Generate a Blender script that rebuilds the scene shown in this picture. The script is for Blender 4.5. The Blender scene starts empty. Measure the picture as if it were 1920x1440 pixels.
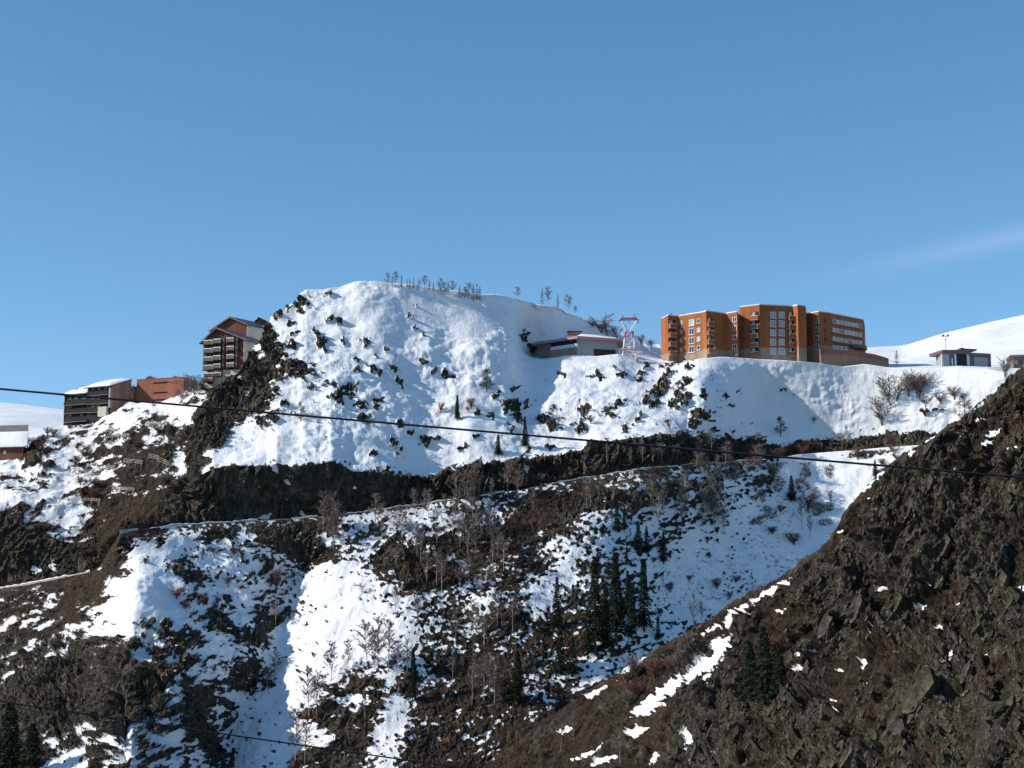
import bpy, math, random
import numpy as np
from mathutils import Vector, Matrix

# ------------------------------------------------------------------ camera
SC = bpy.context.scene
F_PX = 3120.0                      # focal length in pixels of a 1920 wide picture
PITCH = math.radians(9.0)
CP, SP = math.cos(PITCH), math.sin(PITCH)
cam_data = bpy.data.cameras.new('camera')
cam = bpy.data.objects.new('camera', cam_data)
SC.collection.objects.link(cam)
cam.location = (0, 0, 0)
cam.rotation_euler = (math.radians(90) + PITCH, 0, 0)
cam_data.sensor_width = 36.0
cam_data.lens = 36.0 * F_PX / 1920.0
cam_data.clip_start = 0.5
cam_data.clip_end = 60000
SC.camera = cam

# ------------------------------------------------------------------ light
SUN_EL, SUN_AZ = math.radians(31), math.radians(-99)   # azimuth measured from +Y (view direction) clockwise
sdir = Vector((math.sin(SUN_AZ) * math.cos(SUN_EL), math.cos(SUN_AZ) * math.cos(SUN_EL), math.sin(SUN_EL)))
sun_data = bpy.data.lights.new('sun', 'SUN')
sun_data.energy = 5.0
sun_data.angle = math.radians(0.53)
sun_data.color = (1.0, 0.93, 0.82)
sun = bpy.data.objects.new('sun', sun_data)
SC.collection.objects.link(sun)
sun.rotation_euler = sdir.to_track_quat('Z', 'Y').to_euler()
sun.location = sdir * 900

world = bpy.data.worlds.new('World')
SC.world = world
world.use_nodes = True
wn, wl = world.node_tree.nodes, world.node_tree.links
wn.clear()
w_out = wn.new('ShaderNodeOutputWorld')
w_bg = wn.new('ShaderNodeBackground')
w_bg.inputs['Strength'].default_value = 0.135
sky = wn.new('ShaderNodeTexSky')
sky.sky_type = 'NISHITA'
sky.sun_disc = False
sky.sun_elevation = SUN_EL
sky.sun_rotation = SUN_AZ
sky.altitude = 1900
sky.air_density = 1.0
sky.dust_density = 0.0
sky.ozone_density = 2.8
w_hs = wn.new('ShaderNodeHueSaturation')
w_hs.inputs['Hue'].default_value = 0.493
w_hs.inputs['Saturation'].default_value = 1.14
w_hs.inputs['Value'].default_value = 1.2
wl.new(sky.outputs[0], w_hs.inputs['Color'])
# a thin streak of high cirrus low over the right-hand ridge
w_tc = wn.new('ShaderNodeTexCoord')
def wmath(op, a, b=None, c=None):
    n = wn.new('ShaderNodeMath'); n.operation = op
    for i, v in enumerate((a, b, c)):
        if v is None: continue
        if isinstance(v, (int, float)): n.inputs[i].default_value = v
        else: wl.new(v, n.inputs[i])
    return n.outputs[0]
w_sep = wn.new('ShaderNodeSeparateXYZ'); wl.new(w_tc.outputs['Generated'], w_sep.inputs[0])
w_az = wmath('DIVIDE', w_sep.outputs[0], w_sep.outputs[1])       # tangent of the azimuth
w_el = wmath('DIVIDE', w_sep.outputs[2], w_sep.outputs[1])       # tangent of the elevation
w_map = wn.new('ShaderNodeCombineXYZ')
wl.new(wmath('MULTIPLY', w_az, 9.0), w_map.inputs[0]); wl.new(wmath('MULTIPLY', wmath('SUBTRACT', w_el, wmath('MULTIPLY', w_az, 0.22)), 60.0), w_map.inputs[1])
w_noise = wn.new('ShaderNodeTexNoise'); w_noise.inputs['Scale'].default_value = 1.0; w_noise.inputs['Detail'].default_value = 3
wl.new(w_map.outputs[0], w_noise.inputs['Vector'])
# streak centre line: elevation rises with azimuth
w_line = wmath('SUBTRACT', w_el, wmath('ADD', wmath('MULTIPLY', w_az, 0.235), 0.1775))
w_band = wmath('POWER', 2.718, wmath('MULTIPLY', wmath('POWER', wmath('DIVIDE', w_line, 0.0072), 2.0), -1.0))
w_ramp = wn.new('ShaderNodeMapRange'); w_ramp.interpolation_type = 'SMOOTHSTEP'
wl.new(w_az, w_ramp.inputs[0]); w_ramp.inputs[1].default_value = 0.16; w_ramp.inputs[2].default_value = 0.34
w_fwd = wmath('GREATER_THAN', w_sep.outputs[1], 0.05)
w_cl = wmath('MULTIPLY', wmath('MULTIPLY', wmath('MULTIPLY', w_band, w_ramp.outputs[0]), wmath('MULTIPLY', w_noise.outputs[0], 0.27)), w_fwd)
w_mix = wn.new('ShaderNodeMix'); w_mix.data_type = 'RGBA'
wl.new(w_cl, w_mix.inputs[0]); wl.new(w_hs.outputs[0], w_mix.inputs[6]); w_mix.inputs[7].default_value = (7.2, 8.0, 9.0, 1)
wl.new(w_mix.outputs[2], w_bg.inputs['Color']); wl.new(w_bg.outputs[0], w_out.inputs[0])

SC.view_settings.view_transform = 'Standard'
SC.view_settings.look = 'None'
SC.view_settings.gamma = 1.0
SC.view_settings.exposure = 0.0
SC.view_settings.use_curve_mapping = False
SC.render.engine = 'CYCLES'
SC.cycles.max_bounces = 4
SC.cycles.diffuse_bounces = 3
SC.cycles.use_denoising = True

# ------------------------------------------------------------------ helpers
COL = SC.collection
RNG = random.Random(11)
NR = np.random.RandomState(5)

def ray(px, py):
    u = (px - 960.0) / F_PX; v = (720.0 - py) / F_PX
    return u / (CP - SP * v), (SP + CP * v) / (CP - SP * v)       # X and Z per metre of Y
def W(px, py, D):                      # bearing and elevation at distance D -> point of the place
    a, b = ray(px, py)
    return Vector((a * D, D, b * D))
def z_of(py, D): return ray(960, py)[1] * D

def tag(o, label=None, cat=None, group=None, kind=None):
    if label: o['label'] = label
    if cat: o['category'] = cat
    if group: o['group'] = group
    if kind: o['kind'] = kind
    return o
def empty(name, loc, rz=0.0):
    o = bpy.data.objects.new(name, None); COL.objects.link(o)
    o.location = loc; o.rotation_euler = (0, 0, rz); o.empty_display_size = 0.5
    return o
def link(name, me, parent=None):
    o = bpy.data.objects.new(name, me); COL.objects.link(o)
    if parent is not None:
        o.parent = parent
    return o
def child_at(name, me, parent):        # mesh in world coordinates under a parent whose origin lies elsewhere
    o = link(name, me, parent)
    if parent is not None:
        root = parent; loc = Vector(parent.location)
        while root.parent is not None:
            root = root.parent; loc = loc + Vector(root.location)
        o.location = -loc
    return o

class MB:
    def __init__(s): s.v = []; s.f = []
    def quad(s, a, b, c, d):
        n = len(s.v); s.v += [tuple(a), tuple(b), tuple(c), tuple(d)]; s.f.append((n, n+1, n+2, n+3)); return s
    def tri(s, a, b, c):
        n = len(s.v); s.v += [tuple(a), tuple(b), tuple(c)]; s.f.append((n, n+1, n+2)); return s
    def hexa(s, p):                    # 8 points: bottom ring of four, top ring of four
        n = len(s.v); s.v += [tuple(q) for q in p]
        for f in ((0,3,2,1),(4,5,6,7),(0,1,5,4),(1,2,6,5),(2,3,7,6),(3,0,4,7)): s.f.append(tuple(n+i for i in f))
        return s
    def box(s, c, h):
        (x, y, z), (a, b, d) = c, h
        return s.hexa([(x-a,y-b,z-d),(x+a,y-b,z-d),(x+a,y+b,z-d),(x-a,y+b,z-d),(x-a,y-b,z+d),(x+a,y-b,z+d),(x+a,y+b,z+d),(x-a,y+b,z+d)])
    def bar(s, a, b, r, r2=None, n=4):
        a, b = Vector(a), Vector(b); d = (b - a)
        if d.length < 1e-6: return s
        d.normalize(); u = d.cross(Vector((0.31, 0.2, 0.93)))
        if u.length < 0.05: u = d.cross(Vector((1, 0, 0)))
        u.normalize(); w = d.cross(u); r2 = r if r2 is None else r2
        k = len(s.v)
        for P, R in ((a, r), (b, r2)):
            for i in range(n):
                t = 2*math.pi*(i+0.5)/n
                s.v.append(tuple(P + (u*math.cos(t) + w*math.sin(t))*R))
        for i in range(n):
            j = (i+1) % n; s.f.append((k+i, k+j, k+n+j, k+n+i))
        s.f.append(tuple(k+n-1-i for i in range(n))); s.f.append(tuple(k+n+i for i in range(n)))
        return s
    def prism(s, pts, off):            # closed polygon extruded by a vector
        off = Vector(off); n = len(s.v); m = len(pts)
        s.v += [tuple(p) for p in pts] + [tuple(Vector(p) + off) for p in pts]
        s.f.append(tuple(range(n, n+m))); s.f.append(tuple(n+m+m-1-i for i in range(m)))
        for i in range(m):
            j = (i+1) % m; s.f.append((n+j, n+i, n+m+i, n+m+j))
        return s
    def mesh(s, name, mat):
        me = bpy.data.meshes.new(name); me.from_pydata(s.v, [], s.f); me.update()
        import bmesh
        bm = bmesh.new(); bm.from_mesh(me); bmesh.ops.recalc_face_normals(bm, faces=bm.faces); bm.to_mesh(me); bm.free()
        if mat: me.materials.append(mat)
        return me
    def build(s, name, mat, parent=None): return child_at(name, s.mesh(name, mat), parent)

# ------------------------------------------------------------------ materials
def new_mat(name):
    m = bpy.data.materials.new(name); m.use_nodes = True
    n, l = m.node_tree.nodes, m.node_tree.links
    return m, n, l, n['Principled BSDF']
def mat(name, col, rough=0.8, var=0.18, scale=0.6, metal=0.0, bump=0.0, spec=0.3, streak=False):
    m, n, l, b = new_mat(name)
    b.inputs['Roughness'].default_value = rough; b.inputs['Metallic'].default_value = metal
    b.inputs['Specular IOR Level'].default_value = spec
    tc = n.new('ShaderNodeTexCoord'); mp = n.new('ShaderNodeMapping')
    if streak: mp.inputs['Scale'].default_value = (1, 1, 0.15)
    no = n.new('ShaderNodeTexNoise'); no.inputs['Scale'].default_value = scale; no.inputs['Detail'].default_value = 5
    l.new(tc.outputs['Object'], mp.inputs[0]); l.new(mp.outputs[0], no.inputs['Vector'])
    cr = n.new('ShaderNodeValToRGB')
    cr.color_ramp.elements[0].position = 0.3; cr.color_ramp.elements[1].position = 0.7
    cr.color_ramp.elements[0].color = tuple(c*(1-var) for c in col) + (1,)
    cr.color_ramp.elements[1].color = tuple(min(1, c*(1+var)) for c in col) + (1,)
    l.new(no.outputs[0], cr.inputs[0]); l.new(cr.outputs[0], b.inputs['Base Color'])
    if bump:
        bp = n.new('ShaderNodeBump'); bp.inputs['Strength'].default_value = bump; bp.inputs['Distance'].default_value = 0.05
        n2 = n.new('ShaderNodeTexNoise'); n2.inputs['Scale'].default_value = scale*8
        l.new(tc.outputs['Object'], n2.inputs['Vector']); l.new(n2.outputs[0], bp.inputs['Height']); l.new(bp.outputs[0], b.inputs['Normal'])
    return m

M = {}
def mats():
    M['orange'] = mat('orange_render', (0.35, 0.116, 0.040), 0.85, 0.22, 0.35, streak=True)
    M['plinth'] = mat('beige_render', (0.34, 0.235, 0.165), 0.9, 0.2, 0.4, streak=True)
    M['red_wall'] = mat('red_render', (0.31, 0.12, 0.08), 0.9, 0.10, 0.3, streak=True)
    M['tan_wall'] = mat('tan_render', (0.33, 0.20, 0.13), 0.9, 0.12, 0.4, streak=True)
    M['wood_dark'] = mat('dark_wood', (0.045, 0.032, 0.028), 0.8, 0.3, 1.2, streak=True)
    M['wood_black'] = mat('near_black_wood', (0.018, 0.015, 0.016), 0.8, 0.3, 1.2, streak=True)  # wood darkened so the sunlit lodge front stays black
    M['wood_red'] = mat('red_brown_wood', (0.16, 0.055, 0.04), 0.8, 0.22, 1.0, streak=True)
    M['wood_grey'] = mat('weathered_wood', (0.20, 0.15, 0.12), 0.85, 0.2, 1.0, streak=True)
    M['cream'] = mat('cream_wall', (0.60, 0.54, 0.44), 0.9, 0.08, 0.4, streak=True)
    M['white'] = mat('white_paint', (0.72, 0.73, 0.74), 0.6, 0.05, 0.6)
    M['panel'] = mat('shade_toned_panel', (0.30, 0.33, 0.35), 0.6, 0.05, 0.5)  # albedo lowered so shaded white panels and walls come out grey
    M['roof_metal'] = mat('blue_grey_roof', (0.06, 0.085, 0.13), 0.45, 0.15, 0.4, spec=0.5)
    M['roof_edge'] = mat('roof_edge', (0.16, 0.15, 0.14), 0.6, 0.15, 0.8)
    M['pink'] = mat('pink_fascia', (0.50, 0.25, 0.22), 0.8, 0.10, 0.5)
    M['purple'] = mat('purple_brown_metal', (0.16, 0.09, 0.10), 0.6, 0.12, 0.6)
    M['dark'] = mat('shade_and_pane_black', (0.02, 0.02, 0.022), 0.7, 0.2, 0.8)  # near black for dark panes, bands and painted balcony shade
    M['stone'] = mat('stone_wall', (0.30, 0.22, 0.15), 0.9, 0.5, 2.2, bump=0.6)
    M['concrete'] = mat('concrete', (0.33, 0.30, 0.26), 0.9, 0.2, 0.7)
    M['parapet'] = mat('parapet_concrete', (0.55, 0.48, 0.40), 0.9, 0.25, 0.5)
    M['glass'] = mat('window_glass', (0.05, 0.07, 0.10), 0.12, 0.2, 0.3, spec=0.6)
    M['curtain'] = mat('curtained_glass', (0.42, 0.44, 0.46), 0.35, 0.25, 0.35)
    M['red_paint'] = mat('red_paint', (0.45, 0.05, 0.05), 0.55, 0.15, 0.8)
    M['cable'] = mat('steel_cable', (0.016, 0.018, 0.026), 0.8, 0.2, 2.0, spec=0.15)
    M['post'] = mat('galvanised_post', (0.36, 0.34, 0.30), 0.7, 0.2, 0.8)
    M['asphalt'] = mat('asphalt', (0.05, 0.05, 0.052), 0.9, 0.25, 0.8)
    M['steel'] = mat('lamp_steel', (0.15, 0.16, 0.17), 0.5, 0.1, 0.8)
    # snow lying on roofs and ledges
    m, n, l, b = new_mat('snow_cap'); b.inputs['Base Color'].default_value = (0.86, 0.87, 0.89, 1)
    b.inputs['Roughness'].default_value = 0.7; b.inputs['Specular IOR Level'].default_value = 0.15
    no = n.new('ShaderNodeTexNoise'); no.inputs['Scale'].default_value = 0.8; no.inputs['Detail'].default_value = 6
    bp = n.new('ShaderNodeBump'); bp.inputs['Distance'].default_value = 0.3; bp.inputs['Strength'].default_value = 0.6
    tc = n.new('ShaderNodeTexCoord'); l.new(tc.outputs['Object'], no.inputs['Vector']); l.new(no.outputs[0], bp.inputs['Height']); l.new(bp.outputs[0], b.inputs['Normal'])
    M['snow'] = m
    # vegetation
    for key, c0, c1 in (('needle', (0.012, 0.020, 0.013), (0.040, 0.056, 0.030)), ('needle_dry', (0.075, 0.060, 0.040), (0.13, 0.10, 0.065)), ('twig', (0.15, 0.12, 0.10), (0.30, 0.245, 0.21)), ('twig_red', (0.13, 0.06, 0.05), (0.25, 0.13, 0.11)),
                        ('birch', (0.24, 0.20, 0.17), (0.50, 0.44, 0.38)), ('bark', (0.06, 0.045, 0.035), (0.12, 0.09, 0.07)),
                        ('scrub', (0.06, 0.042, 0.032), (0.17, 0.115, 0.085))):
        m, n, l, b = new_mat(key); b.inputs['Roughness'].default_value = 0.9; b.inputs['Specular IOR Level'].default_value = 0.1
        g = n.new('ShaderNodeNewGeometry'); cr = n.new('ShaderNodeValToRGB')
        cr.color_ramp.elements[0].color = c0 + (1,); cr.color_ramp.elements[1].color = c1 + (1,)
        l.new(g.outputs['Random Per Island'], cr.inputs[0]); l.new(cr.outputs[0], b.inputs['Base Color'])
        M[key] = m

def rock_nodes(n, l, base_scale=1.0):
    """colour and bump of bare ground: grey olive schist, darker lichen, brown heather"""
    tc = n.new('ShaderNodeTexCoord')
    def noise(scale, detail=6, rough=0.6, vec=None):
        x = n.new('ShaderNodeTexNoise'); x.inputs['Scale'].default_value = scale*base_scale; x.inputs['Detail'].default_value = detail; x.inputs['Roughness'].default_value = rough
        l.new(vec if vec is not None else tc.outputs['Object'], x.inputs['Vector']); return x.outputs[0]
    mp = n.new('ShaderNodeMapping'); mp.inputs['Rotation'].default_value = (0.2, math.radians(28), 0.0); mp.inputs['Scale'].default_value = (1.0, 1.0, 0.16)
    l.new(tc.outputs['Object'], mp.inputs[0])
    n1 = noise(0.35, 8, 0.65); n2 = noise(0.9, 8, 0.7, mp.outputs[0]); n3 = noise(2.6, 5, 0.7); n4 = noise(0.09, 5, 0.6)
    def ramp(f, stops):
        c = n.new('ShaderNodeValToRGB'); e = c.color_ramp.elements
        while len(e) < len(stops): e.new(0.5)
        for i, (p, col) in enumerate(stops): e[i].position = p; e[i].color = tuple(col) + (1,)
        l.new(f, c.inputs[0]); return c.outputs[0]
    def mix(f, a, b, mode='MIX'):
        x = n.new('ShaderNodeMix'); x.data_type = 'RGBA'; x.blend_type = mode
        if isinstance(f, float): x.inputs[0].default_value = f
        else: l.new(f, x.inputs[0])
        for i, s in ((6, a), (7, b)):
            if isinstance(s, tuple): x.inputs[i].default_value = s + (1,)
            else: l.new(s, x.inputs[i])
        return x.outputs[2]
    rock = ramp(n2, [(0.30, (0.016, 0.015, 0.012)), (0.44, (0.042, 0.036, 0.027)), (0.54, (0.092, 0.077, 0.056)), (0.69, (0.235, 0.20, 0.148))])
    rock = mix(ramp(n4, [(0.42, (0, 0, 0)), (0.62, (1, 1, 1))]), rock, ramp(n1, [(0.3, (0.020, 0.018, 0.014)), (0.53, (0.074, 0.063, 0.046)), (0.72, (0.18, 0.152, 0.108))]))
    brown = ramp(n1, [(0.30, (0.012, 0.011, 0.009)), (0.44, (0.026, 0.021, 0.016)), (0.56, (0.056, 0.038, 0.025)), (0.70, (0.15, 0.075, 0.034))])
    brown = mix(ramp(n3, [(0.35, (0, 0, 0)), (0.7, (1, 1, 1))]), brown, ramp(n1, [(0.3, (0.022, 0.017, 0.013)), (0.7, (0.075, 0.056, 0.042))]))
    grit = ramp(noise(3.4, 4, 0.75), [(0.30, (0.32, 0.32, 0.34)), (0.5, (0.9, 0.9, 0.9)), (0.68, (1.75, 1.7, 1.6))])
    rock = mix(1.0, rock, grit, 'MULTIPLY'); brown = mix(1.0, brown, ramp(noise(2.2, 5, 0.8), [(0.32, (0.35, 0.37, 0.4)), (0.5, (0.9, 0.9, 0.9)), (0.66, (1.9, 1.65, 1.35))]), 'MULTIPLY')
    return tc, rock, brown, mix, ramp, noise, n1, n2, n3

def terrain_mat():
    m, n, l, b = new_mat('snow_rock_and_heather')
    tc, rock, brown, mix, ramp, noise, n1, n2, n3 = rock_nodes(n, l)
    def attr(name):
        a = n.new('ShaderNodeAttribute'); a.attribute_name = name; return a.outputs['Fac']
    def mth(op, a, c=None, clamp=False):
        x = n.new('ShaderNodeMath'); x.operation = op; x.use_clamp = clamp
        for i, v in enumerate((a, c)):
            if v is None: continue
            if isinstance(v, (int, float)): x.inputs[i].default_value = v
            else: l.new(v, x.inputs[i])
        return x.outputs[0]
    def sstep(v, lo, hi):
        x = n.new('ShaderNodeMapRange'); x.interpolation_type = 'SMOOTHSTEP'; l.new(v, x.inputs[0]); x.inputs[1].default_value = lo; x.inputs[2].default_value = hi; return x.outputs[0]
    F = attr('snow'); B = attr('heather')
    fine = noise(1.7, 7, 0.75)
    f2 = mth('ADD', F, mth('MULTIPLY', mth('SUBTRACT', fine, 0.5), 3.6))
    snow = sstep(f2, -0.10, 0.14)
    br = sstep(mth('ADD', B, mth('MULTIPLY', mth('SUBTRACT', n1, 0.5), 2.4)), -0.25, 0.25)
    ground = mix(br, rock, brown)
    snow_col = ramp(noise(0.12, 4), [(0.3, (0.77, 0.785, 0.81)), (0.7, (0.86, 0.865, 0.87))])
    col = mix(snow, ground, snow_col)
    l.new(col, b.inputs['Base Color'])
    b.inputs['Roughness'].default_value = 0.85; b.inputs['Specular IOR Level'].default_value = 0.12
    bn = n.new('ShaderNodeBump'); bn.inputs['Distance'].default_value = 0.55; bn.inputs['Strength'].default_value = 1.0
    h_rock = mth('ADD', mth('MULTIPLY', n2, 1.3), mth('ADD', mth('MULTIPLY', n1, 0.9), mth('MULTIPLY', n3, 0.35)))
    mps = n.new('ShaderNodeMapping'); mps.inputs['Rotation'].default_value = (0.0, math.radians(-35), 0.3); mps.inputs['Scale'].default_value = (1.0, 0.35, 0.3); l.new(tc.outputs['Object'], mps.inputs[0])
    h_snow = mth('ADD', mth('MULTIPLY', noise(0.30, 4, 0.5), 0.55), mth('ADD', mth('MULTIPLY', noise(1.1, 4, 0.6), 0.20), mth('MULTIPLY', noise(1.6, 4, 0.65, mps.outputs[0]), 0.30)))
    hm = n.new('ShaderNodeMix'); hm.data_type = 'FLOAT'; l.new(snow, hm.inputs[0]); l.new(h_rock, hm.inputs[2]); l.new(h_snow, hm.inputs[3])
    l.new(hm.outputs[0], bn.inputs['Height']); l.new(bn.outputs[0], b.inputs['Normal'])
    return m

def bare_rock_mat(snowy):
    m, n, l, b = new_mat('snow_dusted_rock' if snowy else 'outcrop_rock')
    tc, rock, brown, mix, ramp, noise, n1, n2, n3 = rock_nodes(n, l, 1.6)
    if snowy:                                              # snow lies on the ledges that face up
        g = n.new('ShaderNodeNewGeometry'); sp = n.new('ShaderNodeSeparateXYZ'); l.new(g.outputs['True Normal'], sp.inputs[0])
        ad = n.new('ShaderNodeMath'); ad.operation = 'ADD'; l.new(sp.outputs[2], ad.inputs[0]); l.new(n1, ad.inputs[1])
        mr = n.new('ShaderNodeMapRange'); l.new(ad.outputs[0], mr.inputs[0]); mr.inputs[1].default_value = 1.14; mr.inputs[2].default_value = 1.22
        rock = mix(mr.outputs[0], rock, (0.86, 0.87, 0.89))
    l.new(rock, b.inputs['Base Color']); b.inputs['Roughness'].default_value = 0.9; b.inputs['Specular IOR Level'].default_value = 0.15
    bn = n.new('ShaderNodeBump'); bn.inputs['Distance'].default_value = 0.35; bn.inputs['Strength'].default_value = 0.9
    l.new(n2, bn.inputs['Height']); l.new(bn.outputs[0], b.inputs['Normal'])
    return m
mats()
M['terrain'] = terrain_mat(); M['rock'] = bare_rock_mat(False); M['rock_snowy'] = bare_rock_mat(True)

# ------------------------------------------------------------------ noise
_pr = np.random.RandomState(77)
_perm = np.concatenate([_pr.permutation(256)]*2).astype(np.int32)
_g = _pr.normal(size=(256, 3)); _g /= np.linalg.norm(_g, axis=1)[:, None]; _g = _g.astype(np.float32)
_gx, _gy, _gz = (np.ascontiguousarray(_g[:, i]) for i in range(3))
def _pn(x, y, z):
    xf, yf, zf = np.floor(x), np.floor(y), np.floor(z)
    xi, yi, zi = xf.astype(np.int32) & 255, yf.astype(np.int32) & 255, zf.astype(np.int32) & 255
    fx, fy, fz = x-xf, y-yf, z-zf
    u = fx*fx*fx*(fx*(fx*6-15)+10); v = fy*fy*fy*(fy*(fy*6-15)+10); w = fz*fz*fz*(fz*(fz*6-15)+10)
    y1, z1 = (yi+1) & 255, (zi+1) & 255
    A, B = _perm[xi], _perm[xi+1]
    AA, AB, BA, BB = _perm[A+yi], _perm[A+y1], _perm[B+yi], _perm[B+y1]
    def dt(h, a, b, c): return _gx[h]*a + _gy[h]*b + _gz[h]*c
    ex, ey, ez = fx-1, fy-1, fz-1
    h = _perm[AA+zi]; n000 = dt(h, fx, fy, fz); h = _perm[BA+zi]; n100 = dt(h, ex, fy, fz)
    h = _perm[AB+zi]; n010 = dt(h, fx, ey, fz); h = _perm[BB+zi]; n110 = dt(h, ex, ey, fz)
    h = _perm[AA+z1]; n001 = dt(h, fx, fy, ez); h = _perm[BA+z1]; n101 = dt(h, ex, fy, ez)
    h = _perm[AB+z1]; n011 = dt(h, fx, ey, ez); h = _perm[BB+z1]; n111 = dt(h, ex, ey, ez)
    a = n000 + (n100-n000)*u; b = n010 + (n110-n010)*u; c = n001 + (n101-n001)*u; d = n011 + (n111-n011)*u
    e = a + (b-a)*v; f = c + (d-c)*v
    return e + (f-e)*w
def pnoise(x, y, z):
    x = np.asarray(x, np.float32); shp = x.shape
    y = np.broadcast_to(np.asarray(y, np.float32), shp).reshape(-1); z = np.broadcast_to(np.asarray(z, np.float32), shp).reshape(-1); x = x.reshape(-1)
    out = np.empty(x.shape, np.float32); K = 16384
    for i in range(0, len(x), K): out[i:i+K] = _pn(x[i:i+K], y[i:i+K], z[i:i+K])
    return out.reshape(shp)
def fbm(x, y, z, octv=4, gain=0.5, lac=2.03):
    s = 0; a = 1.0; t = 0
    for i in range(octv):
        s = s + a*pnoise(x+13.7*i, y-7.3*i, z+3.1*i); t += a*a; a *= gain; x, y, z = x*lac, y*lac, z*lac
    return s / math.sqrt(t) / 0.27        # about unit variance
def ridged(x, y, z, octv=4, gain=0.55, lac=2.1):
    s = 0; a = 1.0; t = 0
    for i in range(octv):
        s = s + a*(1 - 2.2*np.abs(pnoise(x+5.1*i, y+9.2*i, z-4.4*i))); t += a; a *= gain; x, y, z = x*lac, y*lac, z*lac
    return s / t
def sst(x, a, b):
    t = np.clip((x-a)/(b-a), 0, 1); return t*t*(3-2*t)
# ------------------------------------------------------------------ terrain
# how much of the ground is snow covered (0-9), one digit per 7 m of hillside, rows from the crest down
COVER = """
999999999999999999999999999999999999999999999999
999999999999959999999999999999999999999999999999
999999999999489999999999999999999999999999999999
999999999992478999999999999999999999999999999999
777777777322236788899999999999997768999999999999
666666777531378777778998668878767679999999999998
666667666312678887888887776767878676799999999999
766655463159999888888899888999998774888666788888
744553327189999999999999999995677777777776677888
556665332719999999999999999335566777778888888888
666632211799999999996775311125666788888888798988
235651114677564488887744111476778888888877888888
025311446776423876653224345676668888888888888888
011211577787865984433432347556899999999999999999
223225888788889999654543466544589999999999999999
223257887767689999875554364435699999999999999999
333455576666699999944554333357887777777777777777
323222366676689999983433343457766666666666666666
212121135774598877863222345665444444444444444444
111121123686897564853323454433333333333333333333
011111223488985344832323322222222222222222222222
014435665468888625842342222222222222222222222222
016544436748884237622333322222222222222222222222
""".split()
COVER = np.array([[int(c) for c in r] for r in COVER], np.float32) / 9.0
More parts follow.
